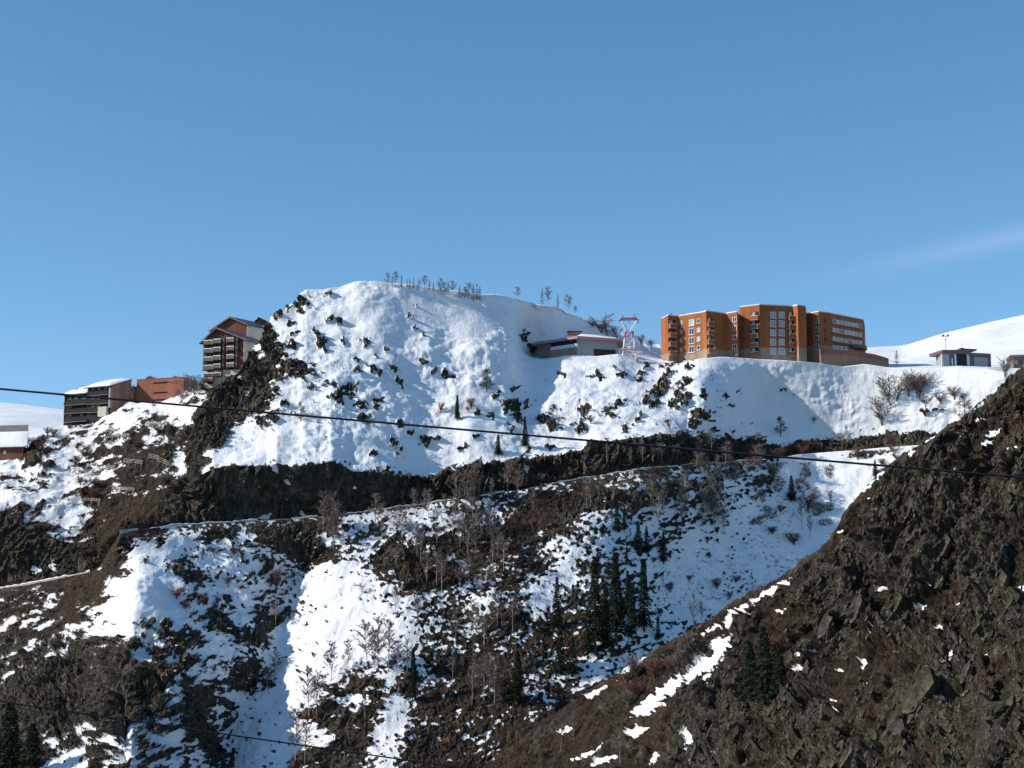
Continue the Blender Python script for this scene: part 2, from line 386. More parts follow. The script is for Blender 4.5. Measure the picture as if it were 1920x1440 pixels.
ROCKS = [(568,563,10,8,40),(616,553,8,5,30),(565,585,6,5,0),(620,597,7,4,0),(637,600,4,6,0),(592,622,7,5,-40),(600,640,9,8,-40),(610,651,5,5,0),
(553,625,9,5,0),(543,604,7,5,0),(549,650,8,7,0),(525,650,8,6,0),(556,692,22,15,-15),(583,683,8,4,-20),(643,637,4,4,0),(688,642,8,10,0),(676,636,4,3,0),
(724,655,5,6,0),(703,665,7,4,-20),(671,671,6,4,0),(667,695,9,5,10),(700,688,8,6,-35),(710,697,12,6,-35),(738,692,10,6,0),(748,712,9,8,-30),(752,722,5,5,0),
(738,673,3,3,0),(585,724,7,5,0),(612,719,9,5,0),(630,722,8,4,-30),(650,728,14,8,0),(632,742,14,7,10),(637,755,5,5,0),(660,745,5,7,0),(675,762,12,6,0),
(705,760,4,8,0),(720,751,4,3,0),(680,783,8,4,0),(748,797,5,8,0),(497,745,14,5,10),(490,762,8,6,0),(510,782,10,5,0),(488,790,10,6,0),(535,760,6,4,0),
(795,680,10,6,-25),(813,695,10,6,-30),(832,703,10,8,-25),(848,707,9,7,-10),(775,570,4,2,-20),(766,595,2,2,0),(776,615,8,2,5),(800,633,6,4,-30),(948,640,4,2,0),
(735,830,5,10,0),(768,810,6,6,0),(797,826,7,8,10),(817,826,4,6,0),(748,847,6,5,0),(698,853,5,6,-40),(868,838,9,4,35),(895,775,6,6,0),(920,778,6,8,0),
(935,740,8,6,0),(955,760,12,9,-20),(895,822,8,3,30),(955,805,6,8,0),(968,730,4,4,0),(968,763,6,10,0),(970,785,6,12,0),(985,760,6,5,0),(1020,787,10,5,0),
(1034,800,8,5,0),(1088,770,6,10,0),(1100,766,8,4,-10),(1090,800,10,10,20),(1121,705,8,6,-30),(1103,708,4,4,40),(1055,707,6,2,0),(1165,705,8,4,0),
(1212,684,7,6,50),(1203,700,9,5,60),(1197,714,8,5,20),(1240,687,8,4,0),(1265,680,16,4,15),(1290,688,8,6,0),(1257,700,10,6,45),(1246,714,14,8,45),(1232,733,15,8,30),
(1212,748,10,4,35),(1288,718,8,6,20),(1272,745,8,12,-15),(1290,743,8,5,0),(1318,740,4,10,-10),(1265,760,7,7,0),(1283,757,6,6,0),(1160,757,8,4,30),
(1143,775,7,3,35),(1200,780,14,3,45),(1172,805,8,5,40),(1225,758,8,5,30),(1308,775,10,8,30),(1325,780,8,6,0),(1300,795,10,10,0),(1335,790,4,4,0),
(1340,806,6,4,0),(1032,842,8,4,0),(990,845,6,5,0),(1360,745,6,3,20),(1385,738,3,3,0),(1372,760,3,2,0),(1390,792,3,2,0),(1372,805,4,3,0),
(1467,731,4,4,0),(1485,743,5,2,0),(1545,829,34,5,3),(1620,851,30,5,8),(1730,773,10,3,0),(1752,768,10,3,0),(985,634,11,11,-50),(997,652,9,10,-55),
(375,1130,12,8,-30),(415,1172,30,15,-40),(455,1190,13,12,0),(425,1120,6,8,0),(438,1136,6,4,0),(365,1200,8,10,-45),(320,1197,16,9,-15),(335,1215,10,14,-50),
(350,1240,12,12,-40),(305,1225,14,7,-20),(310,1265,14,10,-40),(330,1260,12,8,0),(280,1170,10,6,0),(312,1172,8,6,-30),(440,1270,15,24,20),(468,1272,13,20,0),
(355,1275,7,5,0),(412,1293,6,5,0),(420,1320,20,7,-25),(418,1340,9,5,0),(422,1358,4,8,-20),(365,1303,8,8,0),(365,1350,10,20,-35),(392,1400,10,12,-30),
(345,1078,27,9,-20),(410,998,20,8,0),(380,1015,12,5,0),(500,995,20,5,0),(510,1010,16,5,0),(555,995,18,10,0),(560,1010,22,10,0),(545,1030,14,5,0),
(600,1040,26,12,-10),(590,1025,14,10,0),(495,1048,12,6,-20),(503,1062,6,12,-15),(510,1090,4,6,0),(500,1165,22,12,-10),(540,1148,10,6,0),(532,1168,6,5,0),
(575,1070,5,4,0),(480,1200,14,8,0),(505,1285,10,7,0),(620,1290,24,8,0),(690,1290,22,15,20),(755,1280,14,18,-30),(625,1345,38,14,-25),(660,1360,20,16,20),
(590,1430,40,14,10),(650,1410,22,14,20),(745,1045,26,10,-5),(800,1070,26,16,-20),(1115,950,40,7,2),(1145,935,26,6,10)]
SNOWS = [(640,1130,60,60,0),(690,1190,80,50,0),(760,1170,40,40,0),(560,1240,60,60,40),(520,1350,50,60,50),(720,1400,30,70,-15),(585,1300,60,45,20),(520,1400,75,70,40),(660,1320,60,26,0),(745,1340,36,60,-15),(600,1390,60,26,10),(470,1440,60,40,20),(250,1120,60,26,30),
(1090,985,40,14,35),(1060,1075,34,26,30),(1010,1125,36,14,25),(940,1120,36,12,20),(1400,1020,80,60,0),(1300,1090,60,60,0),(1000,735,40,25,0),(1430,750,60,50,0),
(520,835,140,24,15),(880,650,80,50,0),(800,600,120,50,0),(660,565,60,25,0),(140,960,50,18,15),(150,1010,26,10,-20),(110,950,30,26,0),(110,905,26,14,20),(230,835,24,6,0)]
S3_SNOW = [(1445,1112,46,9,33),(1385,1152,44,13,33),(1335,1178,30,5,25),(1350,1210,24,18,42),(1318,1252,50,13,36),(1262,1290,40,12,36),(1216,1325,34,14,30),
(1190,1372,26,8,25),(1185,1250,34,8,32),(1120,1300,26,6,30),(1345,1280,18,5,25),(1325,1272,14,4,25),(1320,1335,12,5,20),(1287,1375,20,9,10),(1295,1392,10,15,-20),
(1312,1420,20,6,20),(1342,1415,16,5,30),(1110,1410,40,6,25),(1132,1427,30,5,20),(1225,1420,8,12,-20),(1060,1370,20,6,25),
(1640,903,28,7,40),(1895,698,16,6,35),(1872,724,26,6,35),(1850,745,18,4,35),(1832,765,26,5,32),(1845,792,11,5,5),(1752,820,22,4,30),(1785,820,13,4,25),
(1812,817,12,3,20),(1802,838,10,4,40),(1865,810,18,4,28),(1850,831,14,4,32),(1898,862,8,4,0),(1842,853,5,3,20),(1765,871,7,4,35),(1797,886,4,3,0),(1760,902,3,3,0),
(1900,840,8,3,20),(1710,850,8,3,30),(1634,935,5,2,20),(1575,995,8,3,20),(1545,1010,12,4,35),(1463,1145,12,3,40),(1649,1102,10,4,15),(1631,1176,10,6,10),
(1747,1107,6,2,20),(1727,1142,10,4,25),(1779,1152,10,2.5,35),(1798,1130,10,4,5),(1912,1112,16,9,30),(1850,1100,10,3,25),(1872,1118,6,2,10),(1762,1178,18,8,15),
(1740,1184,14,3,30),(1702,1215,26,5,28),(1722,1224,13,6,20),(1784,1222,14,4,30),(1775,1238,8,3,20),(1735,1250,6,3,15),(1858,1208,12,3,25),(1858,1235,5,2,0),
(1648,1208,6,3,30),(1500,1256,12,7,35),(1485,1273,8,4,30),(1575,1262,14,4,10),(1620,1245,6,9,0),(1567,1232,5,3,0),(1535,1224,8,3,20),(1497,1228,8,5,0),
(1571,1320,6,3,0),(1572,1336,3,4,0),(1885,1385,6,4,30),(1915,1365,6,6,0),(1705,1325,4,3,0),(1630,1285,3,3,0)]

def blob(px, py, e, sharp=2):
    cx, cy, rx, ry, a = e; c, s = math.cos(math.radians(a)), math.sin(math.radians(a))
    dx, dy = px-cx, -(py-cy)
    u = (dx*c + dy*s)/rx; v = (-dx*s + dy*c)/ry
    return np.exp(-np.minimum((u*u + v*v)**sharp, 50))
def blobs(px, py, L, grow=1.0, warp=False):
    """sum of soft ellipses, evaluated only where each one reaches"""
    out = np.zeros_like(px)
    if warp:
        k = warp if warp is not True else 1.0
        px, py = (px + k*(4.6*fbm(px/17., py/13., 0*px + 3.3, 3, 0.65)), py + k*(3.4*fbm(px/15., py/12., 0*px + 8.8, 3, 0.65)))
    for e in L:
        R = max(e[2], e[3])*1.7*grow
        m = (np.abs(px-e[0]) < R) & (np.abs(py-e[1]) < R)
        if m.any():
            out[m] = np.maximum(out[m], blob(px[m], py[m], (e[0], e[1], e[2]*grow, e[3]*grow, e[4])))
    return out
def cover(px, py):
    gx = np.clip((px-20)/40.0, 0, 46.999); gy = np.clip((py-540)/40.0, 0, 21.999)
    i = gx.astype(int); j = gy.astype(int); fx = gx-i; fy = gy-j
    return (COVER[j,i]*(1-fx)*(1-fy) + COVER[j,i+1]*fx*(1-fy) + COVER[j+1,i]*(1-fx)*fy + COVER[j+1,i+1]*fx*fy)
def lerp_tab(px, tab):
    t = np.array(tab, float); return np.interp(px, t[:, 0], t[:, 1])
def patch_noise(px, py, ang=-24):
    c, s = math.cos(math.radians(ang)), math.sin(math.radians(ang))
    u = px*c + py*s; v = -px*s + py*c
    a = fbm(u/44., v/18., 0*px + 1.5, 4, 0.78)
    return a

def finish_sheet(name, P, PX, PY, Fs, He, kind='structure', disp=None):
    """P: rows x cols x 3 points of the sheet; disp: displacement along the normal"""
    du = np.gradient(P, axis=1); dv = np.gradient(P, axis=0)
    N = np.cross(du, dv); N /= (np.linalg.norm(N, axis=2)[..., None] + 1e-9)
    flip = (N[..., 1] > 0)                                   # make them look to the valley side
    N = np.where((N[..., 2] < 0)[..., None], -N, N)
    N = np.where(((np.abs(N[..., 2]) < 0.35) & (N[..., 1] > 0))[..., None], -N, N)
    # smooth the normals a little so the relief does not tear
    for _ in range(6):
        Np = np.pad(N, ((1, 1), (1, 1), (0, 0)), 'edge')
        N = (Np[:-2, 1:-1] + Np[2:, 1:-1] + Np[1:-1, :-2] + Np[1:-1, 2:] + 2*N)/6
    N /= (np.linalg.norm(N, axis=2)[..., None] + 1e-9)
    Q = P + N*disp[..., None]
    R, C = PX.shape
    idx = np.arange(R*C).reshape(R, C)
    quads = np.stack([idx[:-1, :-1], idx[1:, :-1], idx[1:, 1:], idx[:-1, 1:]], -1).reshape(-1, 4)
    me = bpy.data.meshes.new(name)
    me.vertices.add(R*C); me.vertices.foreach_set('co', Q.reshape(-1).astype(np.float32))
    me.loops.add(quads.size); me.loops.foreach_set('vertex_index', quads.reshape(-1).astype(np.int32))
    me.polygons.add(len(quads)); me.polygons.foreach_set('loop_start', np.arange(0, quads.size, 4, dtype=np.int32)); me.polygons.foreach_set('loop_total', np.full(len(quads), 4, np.int32))
    fq = Fs.reshape(-1)[quads[:, 0]]
    me.polygons.foreach_set('use_smooth', fq > -0.5)
    me.update(calc_edges=True)
    for an, arr in (('snow', Fs), ('heather', He)):
        a = me.attributes.new(an, 'FLOAT', 'POINT'); a.data.foreach_set('value', arr.reshape(-1).astype(np.float32))
    me.materials.append(M['terrain'])
    o = link(name, me); o['kind'] = kind
    return o, Q, N

class Sheet:
    def __init__(s, o, Q, N, PX, PY, F, r0, r1, H=None):
        s.o, s.Q, s.N, s.F, s.r0, s.r1, s.H = o, Q, N, F, r0, r1, H
        # where each point is seen from the valley road, for planting things
        Y = Q[..., 1]; ca = Q[..., 0]; 
        den = CP*Q[..., 1] + SP*Q[..., 2]
        s.px = 960 + F_PX*Q[..., 0]/den; s.py = 720 - F_PX*(-SP*Q[..., 1] + CP*Q[..., 2])/den
        s.apx = PX[s.r0, :]
    def at(s, px, py):
        c = int(np.clip(np.searchsorted(s.apx, px), 0, len(s.apx)-1))
        best = None; w = 14
        c0, c1 = max(0, c-w), min(len(s.apx), c+w+1)
        dx = s.px[s.r0:s.r1, c0:c1]-px; dy = s.py[s.r0:s.r1, c0:c1]-py
        d = dx*dx + dy*dy
        dist = s.Q[s.r0:s.r1, c0:c1, 1]
        ok = d < 9
        if ok.any():
            k = np.argmin(np.where(ok, dist, 1e9))
        else:
            k = np.argmin(d)
        i, j = np.unravel_index(k, d.shape)
        return Vector(s.Q[s.r0+i, c0+j]), Vector(s.N[s.r0+i, c0+j]), float(s.F[s.r0+i, c0+j])

def to_world(PX, PY, D):
    u = (PX-960)/F_PX; v = (720-PY)/F_PX; den = CP - SP*v
    return np.stack([u/den*D, D, (SP + CP*v)/den*D], -1)

def rows_between(feats, counts):
    """feats: list of (y, D) arrays over the columns; returns stacked rows"""
    Ys, Ds, seg = [], [], []
    for k, n in enumerate(counts):
        for i in range(n):
            t = i/n
            (y0, d0), (y1, d1) = feats[k], feats[k+1]
            Ys.append(y0*(1-t) + y1*t); Ds.append(d0*(1-t) + d1*t); seg.append(np.full_like(y0, k + t))
    Ys.append(feats[-1][0]); Ds.append(feats[-1][1]); seg.append(np.full_like(feats[-1][0], len(counts)))
    return np.array(Ys), np.array(Ds), np.array(seg)

def facets(x, y, z, tilt=0.9):
    """broken blocks: every cell of a jittered lattice carries its own tilted plane"""
    xb, yb, zb = x-0.5, y-0.5, z-0.5
    xi = np.floor(xb).astype(np.int32); yi = np.floor(yb).astype(np.int32); zi = np.floor(zb).astype(np.int32)
    best = np.full(x.shape, 1e9, np.float32); val = np.zeros(x.shape, np.float32)
    for a in (0, 1):
        for b in (0, 1):
            for c in (0, 1):
                h = _perm[_perm[_perm[(xi+a) & 255] + ((yi+b) & 255)] + ((zi+c) & 255)]
                g = _g[h]; n = _g[(h+57) & 255]
                dx = x-(xi+a+0.5+0.42*g[:, 0]); dy = y-(yi+b+0.5+0.42*g[:, 1]); dz = z-(zi+c+0.5+0.42*g[:, 2])
                d = dx*dx + dy*dy + dz*dz; m = d < best
                best[m] = d[m]; val[m] = (0.55*n[:, 1] + tilt*(dx*n[:, 0] + dy*n[:, 1] + dz*n[:, 2]))[m]
    return val
def rock_relief(P, mask, seed=0.0, s=1.0, slabs=1.0, fw=1.0, wp=1.0):
    """craggy relief in metres: tilted slabs with sharp drops, joints and broken blocks"""
    out = np.zeros(P.shape[:2], np.float32); Pm = P[mask]/s
    x, y, z = (Pm[:, i].astype(np.float32) for i in range(3))
    wx = fbm(x/11, y/11, z/16 + seed, 3)*1.9*wp
    q = x*0.80 - z*0.52 + y*0.15 + wx                       # across the beds
    def saw(per, edge, j, k):
        t = (q/per + j*wp*fbm(x/(1.5*per), y/(1.5*per), z/(5*per) + k + seed, 2)) % 1.0
        return np.where(t < edge, t/edge, (1-t)/(1-edge))
    al = 0.52*x + 0.80*z + 0.6*fbm(x/6, y/6, z/6 + 1, 2)    # along the beds
    big = ridged(x/15 + seed, y/15, z/26, 3)
    gate = sst(fbm(x/16, y/16, z/26 + 2*seed, 2), -0.7, 0.9)
    h = (0.5 + 0.75*fw)*big + slabs*(2.1*gate*saw(7.5, 0.82, 0.35, 1) + 1.0*saw(2.7, 0.8, 0.4, 4) + 0.42*saw(1.05, 0.75, 0.4, 6) - 1.5)
    h = h + fw*(1.05*facets(q/2.6, y/3.4, al/8.5) + 0.62*facets(q/1.05 + 9, y/1.5, al/3.6 + seed))
    h = h + 0.20*pnoise(q/0.5, y/0.55, al/1.2)
    out[mask] = s*h
    return out

# ---- the main hill: knoll, building platform, cliff, road ledge and the slope below the road
def main_hill():
    px = np.arange(-70, 1990, 1.75); T = lambda tab: lerp_tab(px, tab)
    road_y = T([(-70,1117),(0,1104),(60,1095),(120,1083),(172,1072),(190,1058),(205,1030),(225,1002),(250,996),(330,986),(460,978),(560,973),(640,966),(780,948),(855,937),(900,931),(940,924),(987,917),(1060,903),(1200,881),(1330,869),(1440,862),(1500,852),(1580,846),(1700,836),(1990,815)])
    road_d = T([(-70,592),(0,586),(120,575),(178,566),(200,540),(225,497),(330,512),(460,518),(600,524),(740,531),(800,536),(900,537),(1000,542),(1100,550),(1200,554),(1330,574),(1450,600),(1530,612),(1600,610),(1700,602),(1990,580)])
    ct_y = T([(-70,1117),(120,1083),(172,1072),(190,1058),(225,1002),(300,988),(313,965),(322,930),(332,905),(345,893),(375,893),(400,879),(440,874),(500,876),(520,869),(545,876),(600,873),(620,867),(660,886),(700,886),(760,894),(800,896),(850,886),(880,871),(920,869),(960,868),(985,862),(1000,862),(1050,858),(1090,850),(1120,832),(1180,826),(1230,818),(1275,816),(1290,823),(1320,814),(1340,832),(1360,823),(1390,832),(1420,836),(1470,838),(1520,830),(1600,832),(1700,820),(1990,800)])
    base_d = road_d + 8
    lean = T([(-70,3),(225,3),(300,20),(313,30),(332,26),(350,14),(375,3),(400,-2.5),(600,-3),(740,-1.5),(800,6),(900,6),(1000,8),(1110,9),(1190,4),(1260,8),(1340,12),(1450,14),(1990,16)])
    ct_d = base_d + lean
    cr_y = T([(-70,1117),(120,1083),(172,1072),(190,1058),(225,1002),(300,988),(313,965),(322,930),(332,904),(342,870),(352,840),(368,792),(385,757),(402,735),(430,712),(455,690),(470,662),(482,640),(500,612),(512,597),(528,580),(558,566),(566,552),(575,546),(600,541),(640,533),(662,529),(700,530),(740,532),(790,537),(820,542),(850,545),(900,551),(950,556),(1000,563),(1050,575),(1085,590),(1120,606),(1165,625),(1200,637),(1240,652),(1300,664),(1640,672),(1700,680),(1990,684)])
    cr_d = T([(-70,598),(178,576),(225,505),(300,540),(332,552),(352,556),(402,570),(455,582),(482,590),(528,598),(600,604),(662,608),(720,610),(800,615),(900,623),(945,630),(1000,648),(1040,662),(1100,674),(1240,690),(1400,705),(1990,720)])
    def sm(a, sg):
        k = np.exp(-0.5*(np.arange(-60, 61)*1.75/sg)**2); k /= k.sum(); m = sst(px, 385, 430)
        return a*(1-m) + np.convolve(np.pad(a, 60, 'edge'), k, 'valid')*m
    cr_d = sm(cr_d, 26); ct_d = sm(ct_d, 40)
    # platform the buildings stand on
    w = sst(px, 945, 1008)
    f1, f2 = 0.30, 0.42
    pb_y0 = cr_y + f1*(ct_y-cr_y); pb_d0 = cr_d + f1*(ct_d-cr_d); pf_y0 = cr_y + f2*(ct_y-cr_y); pf_d0 = cr_d + f2*(ct_d-cr_d)
    pb_y1 = T([(900,662),(1010,668),(1160,664),(1240,672),(1400,674),(1990,688)]); pb_d1 = T([(900,652),(1010,655),(1160,664),(1240,676),(1990,700)])
    pf_y1 = T([(900,672),(985,674),(1020,678),(1060,668),(1120,668),(1160,664),(1200,676),(1235,680),(1270,680),(1310,672),(1350,670),(1420,674),(1500,677),(1540,681),(1580,688),(1620,683),(1660,690),(1700,690),(1760,691),(1800,689),(1850,692),(1900,702),(1990,705)])
    pf_d1 = T([(900,632),(1010,628),(1085,624),(1165,627),(1240,632),(1320,627),(1430,631),(1540,634),(1600,637),(1640,636),(1760,628),(1990,606)])
    pf_d1 = sm(pf_d1, 26)
    pb_y = pb_y0*(1-w) + pb_y1*w; pb_d = pb_d0*(1-w) + pb_d1*w; pf_y = pf_y0*(1-w) + pf_y1*w; pf_d = pf_d0*(1-w) + pf_d1*w
    bt_y = np.full_like(px, 1500.0)
    bt_d = T([(-70,445),(60,425),(250,418),(350,436),(430,455),(520,449),(640,438),(760,430),(1000,425),(1150,432),(1300,460),(1500,500),(1990,560)])
    ker = np.exp(-(np.arange(-70, 71)/32.0)**2); ker /= ker.sum()
    road_s = np.convolve(np.pad(road_d, 70, 'edge'), ker, 'valid')
    md_y = road_y + 0.5*(bt_y-road_y); md_d = road_s + 0.54*(bt_d-road_s)
    feats = [(cr_y, cr_d), (pb_y, pb_d), (pf_y, pf_d), (ct_y, ct_d), (road_y+5, base_d), (road_y, road_d), (md_y, md_d), (bt_y, bt_d)]
    counts = [62, 18, 108, 46, 5, 150, 136]
    PY, D, SEG = rows_between(feats, counts)
    t6 = np.clip(SEG-5, 0, 1); D = D + np.where(SEG > 5, (road_s-road_d)[None]*(sst(t6, 0.0, 0.30) - t6), 0)
    PX = np.repeat(px[None], len(PY), 0)
    # hollows (+) and ribs (-) of the slopes
    def g(cx, cy, rx, ry, amp, ang=0): return amp*blob(PX, PY, (cx, cy, rx, ry, ang), 1)
    up = sst(3.0-SEG, 0.0, 0.25)*sst(SEG, 0.0, 0.15) ; lo = sst(SEG, 5.0, 5.35)
    dD = up*(g(700,600,45,80,-3,15) + g(860,625,95,60,3) + g(640,700,60,60,-2) + g(805,655,22,40,-3) + g(905,680,50,70,-3,30) + g(600,800,140,40,-2) 
         + g(1010,760,70,60,-2) + g(1310,735,50,80,-6,20) + g(1445,770,55,100,8,25) + g(1080,830,60,40,-1))
    dD = dD + lo*(g(235,1120,80,90,-9,30) + g(330,1290,90,110,-8,-40) + g(545,1120,60,120,13,-10) + g(475,1305,55,120,12,-35) + g(415,1430,55,60,6,0)
         + g(760,1100,90,120,-7) + g(700,1320,60,110,-4) + g(930,1080,60,120,-3,20) + g(1080,1010,70,90,-6,30) + g(1120,1180,60,120,-7) + g(1330,1080,120,140,16,20)
         + g(1230,1180,40,80,5) + g(120,1330,120,120,-6) + g(270,1300,26,120,6,0) + g(205,1330,40,110,-5))
    # dark cliff at the lower left: push the rock out so it stands steep over the gully
    D = D + dD
    P = to_world(PX, PY, D)
    # snow field
    cliff = sst(SEG, 2.98, 3.03)*sst(4.02-SEG, 0.0, 0.04)
    near_edge = sst(SEG, 2.9, 2.99)
    d = cover(PX, PY)
    F = 4.5*(d-0.44) + patch_noise(PX, PY)*1.0
    spk = fbm(PX/6.5, PY/4.2, 0*PX + 31.0, 3, 0.7); spz = np.clip(np.maximum.reduce([blob(PX, PY, e, 1) for e in [(600,720,150,150,0),(1000,760,120,80,0),(1240,750,130,80,0),(420,1180,140,160,0),(700,1050,120,80,0),(560,820,200,40,0)]])*1.3, 0, 1)
    F = F + 0.45*sst(SEG, 5.0, 5.3)*sst(PX, 760, 830)*sst(1260-PX, 0, 60)
    F = F + 0.8*blob(PX, PY, (410,1190,105,130,0), 1) + 0.5*blob(PX, PY, (470,1040,80,50,0), 1)
    F = F - spz*4.0*sst(spk, 1.35, 2.1)
    rk = blobs(PX, PY, ROCKS, 0.85, True); rkg = blobs(PX, PY, ROCKS, 2.0)
    rag = fbm(PX/9., PY/7., 0*PX + 9.1, 3)
    F = F + 1.4*np.maximum.reduce([blob(PX, PY, e, 1) for e in SNOWS])
    F = np.where(rk > 0.02, F - (F + 2.6)*np.clip(rk*1.25 + 0.22*rag*(rk > 0.1), 0, 1), F)
    F = F + np.clip(rkg-rk, 0, 1)*(1.5*rag - 1.0)
    Fc = -3.2 + 4.6*blobs(PX, PY, [(541,905,10,5,-15),(490,913,5,2,0),(533,938,4,2.5,0),(661,915,4,3,0),(567,962,7,9,0),(495,969,14,5,10),(985,885,7,18,-15),(555,970,14,4,0),(1232,842,12,4,10),(1315,846,10,3,0),(735,890,3,5,0),(512,880,5,10,0)], 1.0, 0.8)
    F = F*(1-cliff) + Fc*cliff
    ledge = sst(SEG, 3.98, 4.02)*sst(5.03-SEG, 0, 0.03); F = F*(1-ledge) + ledge*np.where(PX < 300, -1.0, 0.6)
    edge_fringe = sst(SEG, 2.86, 2.99)*(1-cliff)*sst(px, 330, 345)[None]*sst(1470-px, 0, 40)[None]
    F = F - edge_fringe*np.maximum(0, 1.2 + 1.6*rag)*0.9
    # left flank of the knoll is bare crag
    left_edge = np.maximum.reduce([blob(PX, PY, e, 1) for e in [(395,800,34,60,20),(365,860,22,40,10),(425,740,30,40,30),(470,690,28,50,30),(505,640,22,50,20),(520,590,14,22,30)]])
    F = F - 2.0*sst(left_edge, 0.35, 0.8)*(SEG < 3)
    F = np.where((SEG < 2.2) & (PX > 700) & (PX < 980), np.maximum(F, 1.6 - 6*rk), F)
    bare = sst(-F, -0.35, 0.9)
    # heather or rock on the bare ground
    H = -0.6 + 0.9*fbm(PX/60., PY/40., 0*PX + 4.4, 3)*0.7
    H = H + 1.7*blobs(PX, PY, [(900,1100,200,200,0),(1000,960,120,50,20),(130,1130,150,90,0),(270,1020,90,40,20),(900,1350,260,140,0),(1180,1300,120,120,0),(1130,1150,80,140,0),(610,1040,60,50,0)])
    H = H - 1.6*np.maximum.reduce([blobs(PX, PY, [(200,1310,190,130,0),(440,1270,40,40,0)]), cliff, left_edge, rk])
    H = np.where((SEG > 2.95) & (SEG < 4.05) & (PX > 860) & (PX < 1110), H + 1.3, H)
    # relief
    x, y, z = P[..., 0], P[..., 1], P[..., 2]
    rel = rock_relief(P, bare > 0.01)
    steepR = np.maximum(cliff*0.9, np.maximum(left_edge*1.0, 0.5*blob(PX, PY, (200,1310,180,130,0), 1)))
    amp = 0.55 + 0.8*steepR + 0.35*rk - 0.75*cliff*sst(px, 385, 420)[None]*sst(760-px, 0, 40)[None]
    amp = np.where((PX < 1990) & (SEG > 5) & (H > 0.3) & (steepR < 0.3), 0.38, amp)
    soft = 0.85*fbm(x/30, y/30, z/30, 3, 0.45) + 0.30*fbm(x/8, y/8, z/8 + 5, 3, 0.5) + 0.11*ridged(x/2.4, y/2.4, z/2.4, 3)
    smooth_zone = sst(blob(PX, PY, (830,600,130,70,0), 1) + blob(PX, PY, (1430,750,70,70,0), 1) + blob(PX, PY, (1580,750,90,60,0), 1), 0.2, 0.7)
    soft = soft*(1-0.6*smooth_zone)
    lump = sst(fbm(PX/120., PY/90., 0*PX + 6.6, 2) + 1.2*blob(PX, PY, (600,740,170,130,0), 1) + 1.0*blob(PX, PY, (950,670,140,50,20), 1) + 1.5*blob(PX, PY, (420,1180,150,150,0), 1), -0.2, 1.3)
    soft = soft + lump*(0.36*ridged(x/5, y/5, z/7, 4) + 0.2*fbm(x/3, y/3, z/3, 2))
    # slide tracks in the bright gully
    gul = sst(blob(PX, PY, (630,1180,130,190,-20), 1), 0.3, 0.7)*(1-bare); ca, sa = math.cos(math.radians(62)), math.sin(math.radians(62))
    soft = soft + gul*(0.45*ridged((PX*sa + PY*ca)/15., (-PX*ca + PY*sa)/260., 0*PX + 5.5, 3) + 0.16*ridged((PX*sa + PY*ca)/5., (-PX*ca + PY*sa)/120., 0*PX + 7.5, 2))
    # upright ribs and dark chimneys of the lower-left crag
    crag = sst(blob(PX, PY, (200,1310,180,130,0), 1) + 0.1*fbm(PX/30., PY/22., 0*PX + 2.9, 3), 0.25, 0.6)
    disp = soft*(1-0.5*bare) + bare*(amp*rel + 0.25) 
    disp = disp + crag*bare*(2.2*ridged(x/11 + 3, y/40, z/50, 3) + 1.2*ridged(x/3.6, y/14, z/12, 3) + 0.5*ridged(x/1.2, y/5, z/8, 2) - 1.4)
    for gx, gw, gd, sl in ((226, 9, 7.0, 0.10), (305, 6, 4.0, 0.22), (118, 6, 3.0, -0.05)):
        c0 = gx + sl*(PY-1300) + 12*fbm(PY/55., 0*PY + gx, 0*PY, 3)
        wv = gw*(1 + 0.45*fbm(PY/30., 0*PY + gx + 9, 0*PY, 2))
        disp = disp - crag*gd*np.exp(-((PX-c0)/np.maximum(wv, 3))**2)*sst(fbm(PY/40., PX/40., 0*PY + gx, 2), -1.2, 0.2)
    disp = disp + cliff*(1.1 - 0.6*sst(px, 385, 420)*sst(760-px, 0, 40))[..., :]*ridged(x/7, y/12, z/26, 3)
    edge0 = sst(SEG, 0.0, 0.05)
    pin = ledge + sst(SEG, 3.9, 3.98)*sst(4.1-SEG, 0, 0.08)
    rim = sst(SEG, 4.9, 5.0)*sst(5.12-SEG, 0.0, 0.12)
    disp = disp*(1-np.clip(pin + rim, 0, 1)*0.92)
    plat = sst(SEG, 0.75, 1.0)*sst(2.15-SEG, 0.0, 0.15)*w[None]
    disp = disp*(1-0.75*plat)
    # behind the crest the ground falls away
    n_back = 12
    Pb = []
    for i in range(n_back, 0, -1):
        t = i/n_back
        Pb.append(P[0] + np.stack([0*px, 95*t**1.2 + 0*px, -(70*t**1.6) + 0*px], -1))
    cut = (px < 1240)
    P = np.concatenate([np.array(Pb), P], 0)
    # and below the frame the slope runs on into the valley
    tail = [P[-1] + np.stack([0*px, -28.0*k + 0*px, -16.0*k + 0*px], -1) for k in range(1, 5)]
    P = np.concatenate([P, np.array(tail)], 0)
    padR = lambda A, v0, v1: np.concatenate([np.repeat(A[:1], n_back, 0) if v0 is None else np.full((n_back, A.shape[1]), v0), A, np.repeat(A[-1:], 4, 0)], 0)
    o, Q, N = finish_sheet('rocky_hillside', P, padR(PX, None, None), padR(PY, None, None), padR(F, None, None), padR(H, None, None), disp=padR(disp, None, None))
    road_pts = [(float(a), float(b), float(c)) for a, b, c in zip(px, road_y, road_d)]
    return Sheet(o, Q, N, padR(PX, None, None), padR(PY, None, None), padR(F, None, None), n_back, P.shape[0]-4, padR(H, None, None)), road_pts

